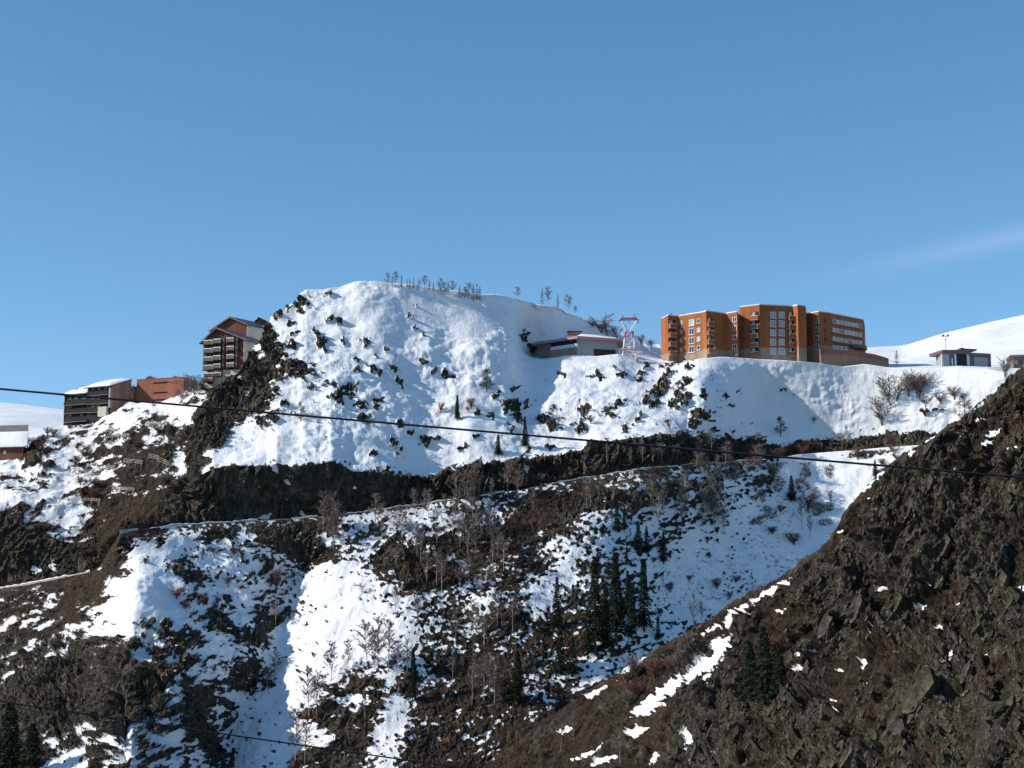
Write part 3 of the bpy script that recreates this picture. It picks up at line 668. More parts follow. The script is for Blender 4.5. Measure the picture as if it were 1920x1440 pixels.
# ---- the slope round the corner on the left, with the avalanche fences
def left_slope():
    px = np.arange(-80, 540, 1.75); T = lambda tab: lerp_tab(px, tab)
    tp_y = T([(-80,870),(0,862),(30,855),(48,843),(60,828),(90,812),(120,801),(180,786),(215,772),(235,760),(262,756),(300,756),(330,750),(345,735),(360,722),(375,718),(390,720),(440,708),(480,690),(540,690)])
    tp_d = T([(-80,672),(0,664),(60,668),(120,672),(250,664),(345,652),(385,640),(440,638),(540,640)])
    md_y = T([(-80,930),(0,958),(40,972),(80,1000),(120,1022),(180,1042),(250,1020),(300,1000),(540,1000)])
    bt_y = T([(-80,1122),(0,1110),(60,1101),(120,1089),(172,1078),(260,1062),(540,1050)])
    bt_d = T([(-80,600),(0,594),(120,583),(180,574),(300,560),(540,560)])
    md_d = bt_d + T([(-80,7),(100,8),(180,12),(300,20),(540,20)])
    PY, D, SEG = rows_between([(tp_y, tp_d), (md_y, md_d), (bt_y, bt_d)], [130, 56])
    PX = np.repeat(px[None], len(PY), 0)
    D = D + blob(PX, PY, (95,900,40,60,0), 1)*-3 + blob(PX, PY, (150,860,40,60,20), 1)*4 + blob(PX, PY, (300,900,50,80,20), 1)*-4 + blob(PX, PY, (30,1010,40,60,0), 1)*-3
    P = to_world(PX, PY, D)
    d = cover(PX, PY)
    F = 5.2*(d-0.555) + patch_noise(PX + 500, PY, -20)*1.05
    F = F + 0.9*np.maximum.reduce([blob(PX, PY, e, 1) for e in [(140,960,50,14,12),(150,1005,32,10,-15),(50,940,34,20,10),(110,905,30,12,20),(60,880,34,10,25),(275,825,22,8,30),(300,770,40,12,0),(225,790,26,20,20),(140,845,30,18,20),(20,880,26,12,20)]])
    rock_low = sst(SEG, 0.97, 1.05)
    F = F*(1-rock_low) - 3.0*rock_low + 3.6*blobs(PX, PY, [(70,1072,9,10,-20),(105,1062,8,16,-25)], 1.0, 1.3)*rock_low
    F = np.where(blob(PX, PY, (360,725,26,16,30), 2) > 0.4, F*0.2 + 0.5*patch_noise(PX*2, PY*2), F)
    bare = sst(-F, -0.35, 0.9)
    H = 0.5 + 0.9*fbm(PX/50., PY/40., 0*PX + 14.4, 3)*0.8 + 1.1*blobs(PX, PY, [(260,930,130,110,20),(200,830,60,60,0)]) - 2.0*rock_low - 1.6*blobs(PX, PY, [(75,880,40,30,-30),(330,830,30,80,20)])
    x, y, z = P[..., 0], P[..., 1], P[..., 2]
    rel = rock_relief(P, bare > 0.01, 7.0)
    disp = (0.9*fbm(x/22, y/22, z/22, 3, 0.5) + 0.35*fbm(x/6, y/6, z/6, 3)) + bare*(rel*np.where(H > 0.3, 0.32, 0.8) + 0.2) + rock_low*1.2*ridged(x/9, y/20, z/30, 3)
    disp = disp*(1-sst(SEG, 1.95, 2.0))
    n_back = 10
    Pb = [P[0] + np.stack([0*px, 60*(i/n_back) + 0*px, -26*(i/n_back)**2 + 0*px], -1) for i in range(n_back, 0, -1)]
    P = np.concatenate([np.array(Pb), P], 0)
    pad = lambda A: np.concatenate([np.repeat(A[:1], n_back, 0), A], 0)
    o, Q, N = finish_sheet('fenced_hillside', P, pad(PX), pad(PY), pad(F), pad(H), disp=pad(disp))
    return Sheet(o, Q, N, pad(PX), pad(PY), pad(F), n_back, P.shape[0], pad(H))

# ---- the craggy spur in front on the right
def spur():
    px = np.concatenate([np.arange(820, 1960, 1.75), np.arange(1960, 2300, 4.0)]); T = lambda tab: lerp_tab(px, tab)
    tp_y = T([(820,1505),(900,1445),(940,1412),(980,1382),(1040,1338),(1100,1296),(1150,1266),(1210,1229),(1280,1190),(1330,1160),(1400,1118),(1440,1096),(1478,1072),(1490,1064),(1500,1050),(1520,1038),(1540,1026),(1556,1008),(1572,982),(1592,950),(1620,916),(1660,876),(1700,848),(1760,814),(1800,788),(1850,744),(1885,714),(1920,690),(1990,640),(2060,600),(2300,520)])
    tp_d = T([(820,428),(900,418),(1040,404),(1150,390),(1280,372),(1400,354),(1478,342),(1560,332),(1660,325),(1760,318),(1920,312),(2060,306)])
    bt_y = np.maximum(tp_y + 8, 1505.0)
    bt_d = T([(820,424),(900,405),(1040,362),(1150,330),(1280,302),(1480,268),(1700,238),(2060,196)])
    m_y = tp_y + 0.5*(bt_y-tp_y); m_d = tp_d + T([(820,0.5),(1100,0.42),(1300,0.4),(1480,0.3),(1700,0.36),(2060,0.4)])*(bt_d-tp_d)
    PY, D, SEG = rows_between([(tp_y, tp_d), (m_y, m_d), (bt_y, bt_d)], [215, 215])
    PX = np.repeat(px[None], len(PY), 0)
    g = lambda cx, cy, rx, ry, amp, ang=0: amp*blob(PX, PY, (cx, cy, rx, ry, ang), 1)
    D = D + g(1600,1120,40,90,-4,35) + g(1660,1160,26,70,4,30) + g(1520,1150,24,80,-3,20) + g(1570,1150,14,70,3,25) + g(1715,1305,90,24,-6,57) + g(1775,1320,90,14,6,57) + g(1845,1370,20,90,-5) + g(1875,1370,14,100,6)
    P = to_world(PX, PY, D)
    F = -2.35 + 0.62*patch_noise(PX + 900, PY + 300, -30)
    lowl = sst(1330-PX, 0, 120)
    F = F + lowl*0.75
    sb = blobs(PX, PY, S3_SNOW, 1.0, 0.8)
    rag = fbm(PX/8., PY/6., 0*PX + 2.2, 3)
    F = np.where(sb > 0.02, np.maximum(F, -1.9 + 3.0*np.clip(sb*1.2 + 0.3*rag, 0, 1)), F)
    bare = sst(-F, -0.35, 0.7)
    x, y, z = P[..., 0], P[..., 1], P[..., 2]
    rel = rock_relief(P, bare > 0.01, 3.0, 0.62, 2.8, 0.75, 0.5)
    H = 0.05 + 0.75*fbm(PX/55., PY/45., 0*PX + 24.4, 3) - 0.75*rel + 1.3*lowl + blobs(PX, PY, [(1700,1190,110,70,30),(1760,1330,60,40,55),(1460,1200,60,80,20)])*0.9 - 1.2*blobs(PX, PY, [(1700,1300,110,26,58),(1850,1400,90,110,0),(1540,1130,60,90,20),(1850,1080,60,90,20),(1700,940,90,70,20),(1320,1400,60,60,20)])
    ridge_pin = 1-sst(SEG, 0.0, 0.14)
    rough = np.clip(1 - 0.4*sst(H, -0.2, 0.8), 0.5, 1)*(1-0.55*lowl)
    ribs = ridged((0.8*x - 0.52*z)/9, y/26, (0.52*x + 0.8*z)/45, 3)
    ribs2 = ridged((0.86*x - 0.42*z)/5.2 + 7, y/18, (0.42*x + 0.86*z)/24, 3) - 0.35
    disp = 0.55*fbm(x/18, y/18, z/18, 3) + bare*(rel*1.05*rough + 1.6*ribs*rough + 2.3*ribs2*np.clip(rough + 0.2, 0, 1) + 0.14*fbm(x/0.9, y/0.9, z/1.4, 2)) + 0.1*(1-bare)
    disp = (disp - 0.7*bare)*(1-0.85*ridge_pin)
    n_back = 12
    Pb = [P[0] + np.stack([0*px, 70*(i/n_back)**1.1 + 0*px, -(62*(i/n_back)**1.4) + 0*px], -1) for i in range(n_back, 0, -1)]
    tail = [P[-1] + np.stack([0*px, -14.0*k + 0*px, -12.0*k + 0*px], -1) for k in range(1, 5)]
    P = np.concatenate([np.array(Pb), P, np.array(tail)], 0)
    pad = lambda A: np.concatenate([np.repeat(A[:1], n_back, 0), A, np.repeat(A[-1:], 4, 0)], 0)
    o, Q, N = finish_sheet('craggy_spur', P, pad(PX), pad(PY), pad(F), pad(H), disp=pad(disp))
    return Sheet(o, Q, N, pad(PX), pad(PY), pad(F), n_back, P.shape[0]-4, pad(H))

# ---- far snowfields and the valley floor
def far_ground():
    px = np.arange(-500, 2500, 12.0); T = lambda tab: lerp_tab(px, tab)
    tp_y = T([(-500,728),(-60,750),(0,754),(40,758),(80,763),(120,768),(200,776),(400,772),(700,720),(1200,690),(1500,664),(1620,652),(1690,648),(1705,645),(1730,637),(1765,626),(1800,617),(1860,603),(1920,590),(2000,570),(2500,500)])
    tp_d = T([(-500,2300),(400,2100),(1200,1500),(1500,1500),(1690,1700),(2500,2000)])
    bt_y = T([(-500,900),(0,880),(200,850),(700,800),(1500,700),(2500,712)]); bt_d = T([(-500,760),(400,760),(1200,800),(1700,790),(2500,800)])
    PY, D, SEG = rows_between([(tp_y, tp_d), (bt_y, bt_d)], [90])
    PX = np.repeat(px[None], len(PY), 0); P = to_world(PX, PY, D)
    x, y, z = P[..., 0], P[..., 1], P[..., 2]
    disp = 5*fbm(x/260, y/260, z/200, 3, 0.45)*sst(SEG, 0.02, 0.2) + 0.6*fbm(x/40, y/40, z/40, 3)*sst(SEG, 0.0, 0.1)
    F = np.full_like(PX, 4.0); H = np.zeros_like(PX)
    Pb = [P[0] + np.stack([0*px, 1500*(i/6) + 0*px, -250*(i/6)**1.6 + 0*px], -1) for i in range(6, 0, -1)]
    P = np.concatenate([np.array(Pb), P], 0); pad = lambda A: np.concatenate([np.repeat(A[:1], 6, 0), A], 0)
    finish_sheet('snowfield', P, pad(PX), pad(PY), pad(F), pad(H), disp=pad(disp))
    gx = np.linspace(-14000, 14000, 61); gy = np.linspace(-9000, 22000, 61)
    X, Y = np.meshgrid(gx, gy); Pg = np.stack([X, Y, np.full_like(X, -118.0)], -1)[::-1]
    dz = 2.5*fbm(X/900, Y/900, 0*X, 3)
    finish_sheet('valley_ground', Pg, X, Y, np.full_like(X, -0.6), np.full_like(X, 0.8), disp=dz)

HILL, ROAD = main_hill()
LEFT = left_slope()
SPUR = spur()
far_ground()
# ------------------------------------------------------------------ buildings
class Wall:
    """a vertical wall between two plan points given as (bearing pixel, distance)"""
    def __init__(s, a, b, ref=640):
        s.A = W(a[0], ref, a[1]); s.B = W(b[0], ref, b[1]); s.A.z = s.B.z = 0
        s.t = (s.B - s.A); s.L = s.t.length; s.t.normalize()
        s.n = Vector((s.t.y, -s.t.x, 0))
        if s.n.dot(-(s.A + s.B)) < 0: s.n = -s.n
    def hit(s, px, py):
        a, b = ray(px, py); d = Vector((a, 1, 0))
        # A + t*k = d*m
        det = s.t.x*(-d.y) - s.t.y*(-d.x)
        k = ((-s.A.x)*(-d.y) - (-s.A.y)*(-d.x))/det
        p = s.A + s.t*k
        return k, p.y*b
    def p(s, k, z, out=0.0):
        q = s.A + s.t*k + s.n*out; return Vector((q.x, q.y, z))
    def box(s, k0, k1, z0, z1, o0, o1, mb=None):
        mb = mb or MB()
        return mb.hexa([s.p(k0,z0,o1), s.p(k1,z0,o1), s.p(k1,z0,o0), s.p(k0,z0,o0), s.p(k0,z1,o1), s.p(k1,z1,o1), s.p(k1,z1,o0), s.p(k0,z1,o0)])
    def rect(s, px, py, w, h):
        k0, _ = s.hit(px-w/2, py); k1, _ = s.hit(px+w/2, py); _, z1 = s.hit(px, py-h/2); _, z0 = s.hit(px, py+h/2)
        return k0, k1, z0, z1

def window(par, wall, px, py, w, h, frame='white', pane='curtain', mull=1, sill=True, out=0.0):
    k0, k1, z0, z1 = wall.rect(px, py, w, h); f = min(0.16, (k1-k0)*0.12)
    mb = MB()
    wall.box(k0, k0+f, z0, z1, out-0.1, out+0.12, mb); wall.box(k1-f, k1, z0, z1, out-0.1, out+0.12, mb)
    wall.box(k0+f, k1-f, z1-f, z1, out-0.1, out+0.118, mb); wall.box(k0+f, k1-f, z0, z0+f, out-0.1, out+0.118, mb)
    for i in range(mull):
        c = k0 + (k1-k0)*(i+1)/(mull+1); wall.box(c-f*0.4, c+f*0.4, z0+f, z1-f, out-0.1, out+0.115, mb)
    o = mb.build('window', M[frame], par)
    child_at('pane', wall.box(k0+f*0.5, k1-f*0.5, z0+f*0.5, z1-f*0.5, out-0.1, out+0.05).mesh('pane', M[pane]), o)
    if sill:
        child_at('sill', wall.box(k0-0.12, k1+0.12, z0-0.14, z0-0.003, out-0.05, out+0.3).mesh('sill', M[frame]), o)
    return o
def balcony(par, wall, px, py, w, h, depth=1.3, parapet='orange', rail='white', pane='glass', open_h=0.55, pane_px=0.5, light=True):
    """opening painted dark above, solid parapet below, floor slab, and the glazing behind"""
    k0, k1, z0, z1 = wall.rect(px, py, w, h); zm = z0 + (z1-z0)*(1-open_h)
    o = MB(); wall.box(k0, k1, z0, zm, depth-0.14, depth, o); wall.box(k0, k0+0.14, z0, zm, 0.0, depth-0.14, o); wall.box(k1-0.14, k1, z0, zm, 0.0, depth-0.14, o)
    o = o.build('balcony', M[parapet], par)
    child_at('floor_slab', wall.box(k0+0.002, k1-0.002, z0-0.2, z0+0.01, 0.0, depth+0.03).mesh('floor_slab', M['concrete']), o)
    child_at('rail', wall.box(k0-0.04, k1+0.04, zm, zm+0.12, depth-0.2, depth+0.06).mesh('rail', M[rail]), o)
    child_at('opening_shade_panel', wall.box(k0+0.1, k1-0.1, zm+0.12, z1, -0.05, 0.04).mesh('opening_shade_panel', M['dark']), o)  # dark panel on the wall paints the shade of the opening
    kw = (k1-k0)*pane_px
    child_at('pane', wall.box(k0+0.35, k0+0.35+kw, zm-0.1, z1-0.15, -0.05, 0.09).mesh('pane', M['curtain' if light else pane]), o)
    return o
def plan_prism(pts, z0, z1, mb=None):
    mb = mb or MB()
    return mb.prism([Vector((p.x, p.y, z0)) for p in pts], (0, 0, z1-z0))
def snow_slab(pts, thick, name, par, rng=None, sub=5, bulge=0.5):
    """pillow of snow over a quad roof plane (four corners), with a rounded, uneven edge"""
    a, b, c, d = [Vector(p) for p in pts]; n = sub*2; V = []; Fc = []
    nrm = (b-a).cross(d-a).normalized()
    if nrm.z < 0: nrm = -nrm
    rng = rng or RNG
    for j in range(n+1):
        for i in range(n+1):
            s, t = i/n, j/n
            e = min(s, 1-s, t, 1-t)*2
            hgt = thick*(1-(1-min(1, e*2.2))**2.2)*(0.75 + bulge*rng.random()*0.6)
            V.append(tuple(a.lerp(b, s).lerp(d.lerp(c, s), t) + nrm*(hgt - 0.02)))
    for j in range(n):
        for i in range(n): k = j*(n+1)+i; Fc.append((k, k+1, k+n+2, k+n+1))
    me = bpy.data.meshes.new(name); me.from_pydata(V, [], Fc); me.materials.append(M['snow'])
    me.polygons.foreach_set('use_smooth', [True]*len(Fc)); me.update()
    return child_at(name, me, par)

def orange_residence():
    R = 632.0
    plan = [(1240,651),(1253,644),(1271,646),(1318,638),(1325,635.5),(1362,641),(1383,637),(1387,643.5),(1425,639),(1488,642),(1497,639.8),(1512,642),(1513,652),(1536,647.5),(1556,650),(1620,664)]
    root = empty('apartment_building', W(1425, 676, 650)); tag(root, 'long orange apartment block with stepped roofline, zigzag facade and beige base above snow', 'building')
    zr_left = z_of(585.5, 637); zr_tall = z_of(573.5, 640); zr_right = z_of(586, 648); zb = z_of(690, 640); zp = z_of(655, 638)
    P = [W(p, 630, d) for p, d in plan]
    def section(i0, i1, zt, nm, plinth_z):
        pts = [Vector((p.x, p.y, 0)) for p in P[i0:i1+1]]; mid = (pts[0] + pts[-1])/2
        back = [pts[-1] + Vector((3.2, 12.5, 0)), pts[0] + Vector((3.2, 13.5, 0))]
        poly = pts + back
        w = plan_prism(poly, plinth_z, zt).build('wall', M['orange'], root)
        cen = sum(poly, Vector())/len(poly)
        small = [cen + (q-cen)*0.994 for q in poly]
        plan_prism(small, zb, plinth_z-0.003).build('plinth', M['plinth'], root)
        inner = [cen + (q-cen)*0.985 for q in poly]
        cap = [cen + (q-cen)*1.004 for q in poly]
        cop = plan_prism(cap, zt+0.003, zt+0.28).build('coping', M['pink'], root)
        mb = plan_prism(inner, zt+0.285, zt+0.62); mb.build('roof_snow', M['snow'], root)
    section(0, 7, zr_left, 'a', zp); section(7, 12, zr_tall, 'b', z_of(652, 640)); section(12, 15, zr_right, 'c', z_of(648, 650))
    wl = [Wall(plan[i], plan[i+1], 632) for i in range(len(plan)-1)]
    # left wing
    for y in (604.5, 621.5, 638.5, 655.5):
        balcony(root, wl[1], 1259.5, y+3, 13, 16, 1.6, light=y < 610)
        window(root, wl[2], 1277.5, y, 5, 8, 'panel', 'curtain', 0, False)
    for k, y in enumerate((605, 621.5, 638.5, 655)):
        window(root, wl[2], 1297, y, 10, 12, 'white', ('curtain', 'glass', 'glass', 'glass')[k], 1)
        window(root, wl[2], 1310, y-3, 6, 8.5, 'white', ('glass', 'curtain', 'curtain', 'glass')[k], 0)
    for k, y in enumerate((600, 616.5, 633.5, 650.5)):
        balcony(root, wl[4], 1331, y+4, 11, 16, 1.2, light=k < 3, open_h=0.5)
        window(root, wl[5], 1377.5, y-1, 8, 9, 'white', 'glass', 1, False)
    # tall middle block
    for k, y in enumerate((588.5, 605, 622, 639, 656)):
        balcony(root, wl[7], 1416, y+4, 14, 16, 1.3, pane_px=0.4, light=k != 3)
        window(root, wl[8], 1449.5, y+2, 11, 12, 'white', 'curtain', 1)
        window(root, wl[8], 1465.5, y+2, 11, 12, 'white', 'curtain', 1)
        balcony(root, wl[8], 1483, y+4, 10, 16, 1.3, pane_px=0.5)
        if k < 3: window(root, wl[7], 1393, y+10, 2.4, 7, 'purple', 'glass', 0, False)
    # right wing
    for k, y in enumerate((601, 617.7, 634, 650)):
        window(root, wl[12], 1531.5, y, 7.5, 11, 'white', 'glass', 1, False)
        if k < 3: window(root, wl[13], 1547, y+1.5, 3, 8, 'red_wall', 'dark', 0, False)
    xs = (1564, 1571, 1578.4, 1586, 1593, 1599.6, 1606.2, 1613.4)
    for r in range(3):
        y0, y1 = (602.5, 619, 635.5)[r], (611.5, 628, 643.5)[r]
        for i, x in enumerate(xs):
            window(root, wl[14], x, y0 + (y1-y0)*(x-1564)/50, 5.4, 8, 'white', 'curtain' if (i*3+r) % 7 else 'glass', 0, False)
        k0 = wl[14].hit(1558, 610)[0]; k1 = wl[14].hit(1619.5, 610)[0]
        zz = wl[14].hit(1564, y0+5.5)[1]
        wl[14].box(k0, k1, zz-0.35, zz, 0.0, 0.34).build('string_course', M['orange'], root)
    for x in xs[:4]: window(root, wl[14], x, 651.5 + (x-1564)*0.09, 5, 7, 'white', 'curtain', 0, False)
    # entrance canopy with rounded nose
    k0 = wl[14].hit(1594, 650)[0]; k1 = wl[14].hit(1623, 650)[0]; zc = wl[14].hit(1608, 655)[1]
    mb = MB(); n = 10
    pts = [wl[14].p(k0 + (k1-k0)*i/n, zc, 0.2 + 3.0*math.sin(math.pi*(0.12 + 0.88*i/n))**0.6) for i in range(n+1)] + [wl[14].p(k1, zc, 0.0), wl[14].p(k0, zc, 0.0)]
    mb.prism(pts, (0, 0, 1.3)).build('entrance_canopy', M['purple'], root)
    # terrace wall running down to the right
    tw = Wall((1538, 640), (1668, 655), 665)
    mb, m2 = MB(), MB(); tops = [(1538,655),(1590,657),(1640,664),(1666,672)]; zlow = z_of(700, 645)
    for (x0, y0), (x1, y1) in zip(tops[:-1], tops[1:]):
        ka, za = tw.hit(x0, y0); kb, zb2 = tw.hit(x1, y1)
        for m_, u0, u1, o0, o1 in ((mb, 0, -1.9, -0.6, 0.05), (m2, -1.903, None, -0.6, 0.0)):
            lo_a = za + u1 if u1 is not None else zlow; lo_b = zb2 + u1 if u1 is not None else zlow
            m_.hexa([tw.p(ka, lo_a, o1), tw.p(kb, lo_b, o1), tw.p(kb, lo_b, o0), tw.p(ka, lo_a, o0), tw.p(ka, za+u0, o1), tw.p(kb, zb2+u0, o1), tw.p(kb, zb2+u0, o0), tw.p(ka, za+u0, o0)])
    mb.build('terrace_parapet', M['red_wall'], root); m2.build('terrace_wall', M['tan_wall'], root)
    # rows of small hooded vents and snow lumps on the roofs
    for i, x in enumerate(np.linspace(1258, 1380, 17)):
        d = 646; c = W(float(x), 600, d); c.z = zr_left + 0.6
        mb = MB(); hh = RNG.uniform(0.5, 1.15)
        mb.hexa([c+Vector((-0.45,-0.4,0)), c+Vector((0.25,-0.4,0)), c+Vector((0.25,0.4,0)), c+Vector((-0.45,0.4,0)), c+Vector((0.1,-0.4,hh)), c+Vector((0.5,-0.4,hh)), c+Vector((0.5,0.4,hh)), c+Vector((0.1,0.4,hh))])
        mb.build('roof_vent', M['white' if i % 3 else 'steel'], root)
    for i, x in enumerate((1393, 1399, 1404, 1410, 1418, 1424)):
        c = W(x, 600, 647); c.z = zr_tall + 0.6
        MB().hexa([c+Vector((-0.5,-0.4,0)), c+Vector((0.3,-0.4,0)), c+Vector((0.3,0.4,0)), c+Vector((-0.5,0.4,0)), c+Vector((0.0,-0.4,0.9)), c+Vector((0.4,-0.4,0.9)), c+Vector((0.4,0.4,0.9)), c+Vector((0.0,0.4,0.9))]).build('roof_vent', M['white'], root)
    for x, w_, h_, m_ in ((1434, 1.6, 0.8, 'snow'), (1441, 1.3, 1.3, 'purple'), (1446, 0.9, 1.2, 'snow')):
        c = W(x, 600, 648); c.z = zr_tall + 0.5
        mb = MB()
        n = 8
        ring = [c + Vector((math.cos(2*math.pi*i/n)*w_*0.5, math.sin(2*math.pi*i/n)*w_*0.5, 0)) for i in range(n)]
        mb.prism(ring, (0.1, 0, h_)).build('chimney' if m_ == 'purple' else 'roof_snow', M[m_], root)
    # satellite dish on the corner balcony and a lamp on the plinth
    k, z = wl[4].hit(1337, 653); c = wl[4].p(k, z, 0.9); mb = MB(); n = 10
    mb.prism([c + Vector((math.cos(2*math.pi*i/n)*0.42, 0, math.sin(2*math.pi*i/n)*0.42)) for i in range(n)], (0.05, 0.2, 0.05)).build('satellite_dish', M['white'], root)
    k, z = wl[5].hit(1380.5, 666); wl[5].box(k-0.25, k+0.25, z-0.3, z+0.3, 0, 0.3).build('wall_lamp', M['white'], root)
    return root

def gable_chalet():
    D = 646.0
    root = empty('gabled_chalet', W(415, 720, D)); tag(root, 'tall brown gabled chalet block with rows of snowy balconies beside the crag', 'building')
    wf = Wall((380.5, 647), (456, 643), 670); k0, k1 = 0.0, wf.L
    zb = z_of(735, 645); zbase = z_of(694, 645)
    kl, zl = wf.hit(381, 641); kr, zr = wf.hit(455, 636); ka, za = wf.hit(407.5, 616.5)
    dep = Vector((7.0, 9.0, 0))
    body = [wf.p(k0, zbase), wf.p(k1, zbase), wf.p(k1, zr), wf.p(ka, za), wf.p(k0, zl)]
    MB().prism(body, dep).build('wall', M['wood_red'], root)
    low = [wf.p(k0+0.02, zb, -0.02), wf.p(k1-0.02, zb, -0.02), wf.p(k1-0.02, zbase-0.003, -0.02), wf.p(k0+0.02, zbase-0.003, -0.02)]
    MB().prism(low, dep*0.99).build('base_wall', M['cream'], root)
    # pale side wall on the right
    sd = Wall((456, 643), (474, 652), 650); MB().hexa([wf.p(k1+0.01, zbase, 0.01), wf.p(k1+0.01, zbase, 0.01)+dep, wf.p(k1+0.2, zbase, 0.0)+dep, wf.p(k1+0.2, zbase, 0.0), wf.p(k1+0.01, zr-0.3, 0.01), wf.p(k1+0.01, zr-0.3, 0.01)+dep, wf.p(k1+0.2, zr-0.3, 0.0)+dep, wf.p(k1+0.2, zr-0.3, 0.0)]).build('side_wall', M['cream'], root)
    # front roof: two slopes with an overhang
    def roof(wall, A, L, Rr, dvec, over, th, nm='roof'):
        A, L, Rr = Vector(A), Vector(L), Vector(Rr); f = wall.n*over
        mb = MB(); up = Vector((0, 0, th))
        for E in (L, Rr):
            p = [A+f, E+f, E+dvec, A+dvec]
            mb.hexa(p + [q+up for q in p])
        return mb.build(nm, M['roof_metal'], root)
    e = 1.2
    sl = (za-zl)/(ka-k0); sr = (za-zr)/(k1-ka)
    Lp = wf.p(k0-e, zl-sl*e); Rp = wf.p(k1+e*1.6, zr-sr*e*1.6); Ap = wf.p(ka, za+0.05)
    rf = roof(wf, Ap, Lp, Rp, dep, 1.3, 0.35)
    for E in (Lp, Rp):
        mb = MB(); f0, f1 = wf.n*1.3, wf.n*1.45
        mb.hexa([Ap+f0-Vector((0,0,.25)), E+f0-Vector((0,0,.25)), E+f1-Vector((0,0,.25)), Ap+f1-Vector((0,0,.25)), Ap+f0+Vector((0,0,.4)), E+f0+Vector((0,0,.4)), E+f1+Vector((0,0,.4)), Ap+f1+Vector((0,0,.4))])
        child_at('barge_board', mb.mesh('barge_board', M['wood_grey']), rf)
    # back block, higher, set to the right
    wb = Wall((398, 656), (463, 652), 620); kb0, kb1 = 0.0, wb.L
    kla, zla = wb.hit(398, 619.5); kra, zra = wb.hit(463, 609); kaa, zaa = wb.hit(433, 596)
    dep2 = Vector((11.0, 14.0, 0)); zlo = z_of(665, 650)
    MB().prism([wb.p(kb0, zlo), wb.p(kb1, zlo), wb.p(kb1, zra), wb.p(kaa, zaa), wb.p(kb0, zla)], dep2).build('rear_wall', M['wood_red'], root)
    MB().hexa([wb.p(kb1+0.01, zlo), wb.p(kb1+0.01, zlo)+dep2, wb.p(kb1+0.25, zlo)+dep2, wb.p(kb1+0.25, zlo), wb.p(kb1+0.01, zra-0.3), wb.p(kb1+0.01, zra-0.3)+dep2, wb.p(kb1+0.25, zra-0.3)+dep2, wb.p(kb1+0.25, zra-0.3)]).build('rear_side_wall', M['cream'], root)
    sl2 = (zaa-zla)/kaa; sr2 = (zaa-zra)/(kb1-kaa)
    L2 = wb.p(kb0-1.0, zla-sl2); R2 = wb.p(kb1+1.0, zra-sr2); A2 = wb.p(kaa, zaa+0.05)
    rf2 = roof(wb, A2, L2, R2, dep2, 1.0, 0.35, 'rear_roof')
    for E in (L2, R2):
        mb = MB(); f0, f1 = wb.n*1.0, wb.n*1.15
        mb.hexa([A2+f0-Vector((0,0,.25)), E+f0-Vector((0,0,.25)), E+f1-Vector((0,0,.25)), A2+f1-Vector((0,0,.25)), A2+f0+Vector((0,0,.4)), E+f0+Vector((0,0,.4)), E+f1+Vector((0,0,.4)), A2+f1+Vector((0,0,.4))])
        child_at('barge_board', mb.mesh('barge_board', M['wood_grey']), rf2)
    snow_slab([R2+dep2*0.55+Vector((0,0,.36)), R2+dep2*0.97+Vector((0,0,.36)), A2.lerp(R2,.55)+dep2*0.97+Vector((0,0,.36)), A2.lerp(R2,.6)+dep2*0.6+Vector((0,0,.36))], 0.35, 'roof_snow', root)
    # side window band of the rear block
    sw = Wall((464, 652), (492, 666), 620)
    window(root, sw, 479, 620, 12, 6, 'wood_dark', 'glass', 2, False)
    # small dormer on the far roof
    dw = Wall((473, 664), (503, 664), 605); kd0, zd0 = dw.hit(476, 607); kd1, zd1 = dw.hit(503, 605); kda, zda = dw.hit(485, 597)
    dm = MB().prism([dw.p(kd0, zd0-3), dw.p(kd1, zd1-3), dw.p(kd1, zd1), dw.p(kda, zda), dw.p(kd0, zd0)], (0, 6, 0)).build('dormer', M['wood_red'], root)
    mb = MB(); Ad, Ld, Rd = dw.p(kda, zda+0.1, 0.6), dw.p(kd0-0.8, zd0-0.6, 0.6), dw.p(kd1+0.8, zd1-0.4, 0.6)
    for E in (Ld, Rd): mb.hexa([Ad, E, E+Vector((0,7,0)), Ad+Vector((0,7,0)), Ad+Vector((0,0,.4)), E+Vector((0,0,.4)), E+Vector((0,7,.4)), Ad+Vector((0,7,.4))])
    child_at('dormer_roof', mb.mesh('dormer_roof', M['wood_dark']), dm)
    snow_slab([Ld+Vector((0,0,.42)), Ad+Vector((0,0,.42)), Ad+Vector((0,6.5,.42)), Ld+Vector((0,6.5,.42))], 0.3, 'dormer_snow', dm)
    window(dm, dw, 489, 603, 5, 3, 'white', 'glass', 0, False) if False else None
    # pale pilasters and dark wood strips behind the balconies
    for x0, x1 in ((402, 403.2), (418, 421), (442, 446)):
        ka_, kb_ = wf.hit(x0, 660)[0], wf.hit(x1, 660)[0]; zt_ = wf.hit(x0, 634)[1] if x0 > 410 else wf.hit(x0, 640)[1]
        wf.box(ka_, kb_, wf.hit(x0, 690)[1], zt_, 0.0, 0.5).build('pilaster', M['wood_grey'], root)
    for x0, x1, yt in ((385.5, 401.5, 641), (403.5, 417, 636), (427.5, 441.5, 634)):
        ka_, kb_ = wf.hit(x0, 660)[0], wf.hit(x1, 660)[0]
        wf.box(ka_, kb_, wf.hit(x0, 692)[1], wf.hit(x0, yt)[1], 0.0, 0.06).build('dark_strip', M['wood_dark'], root)
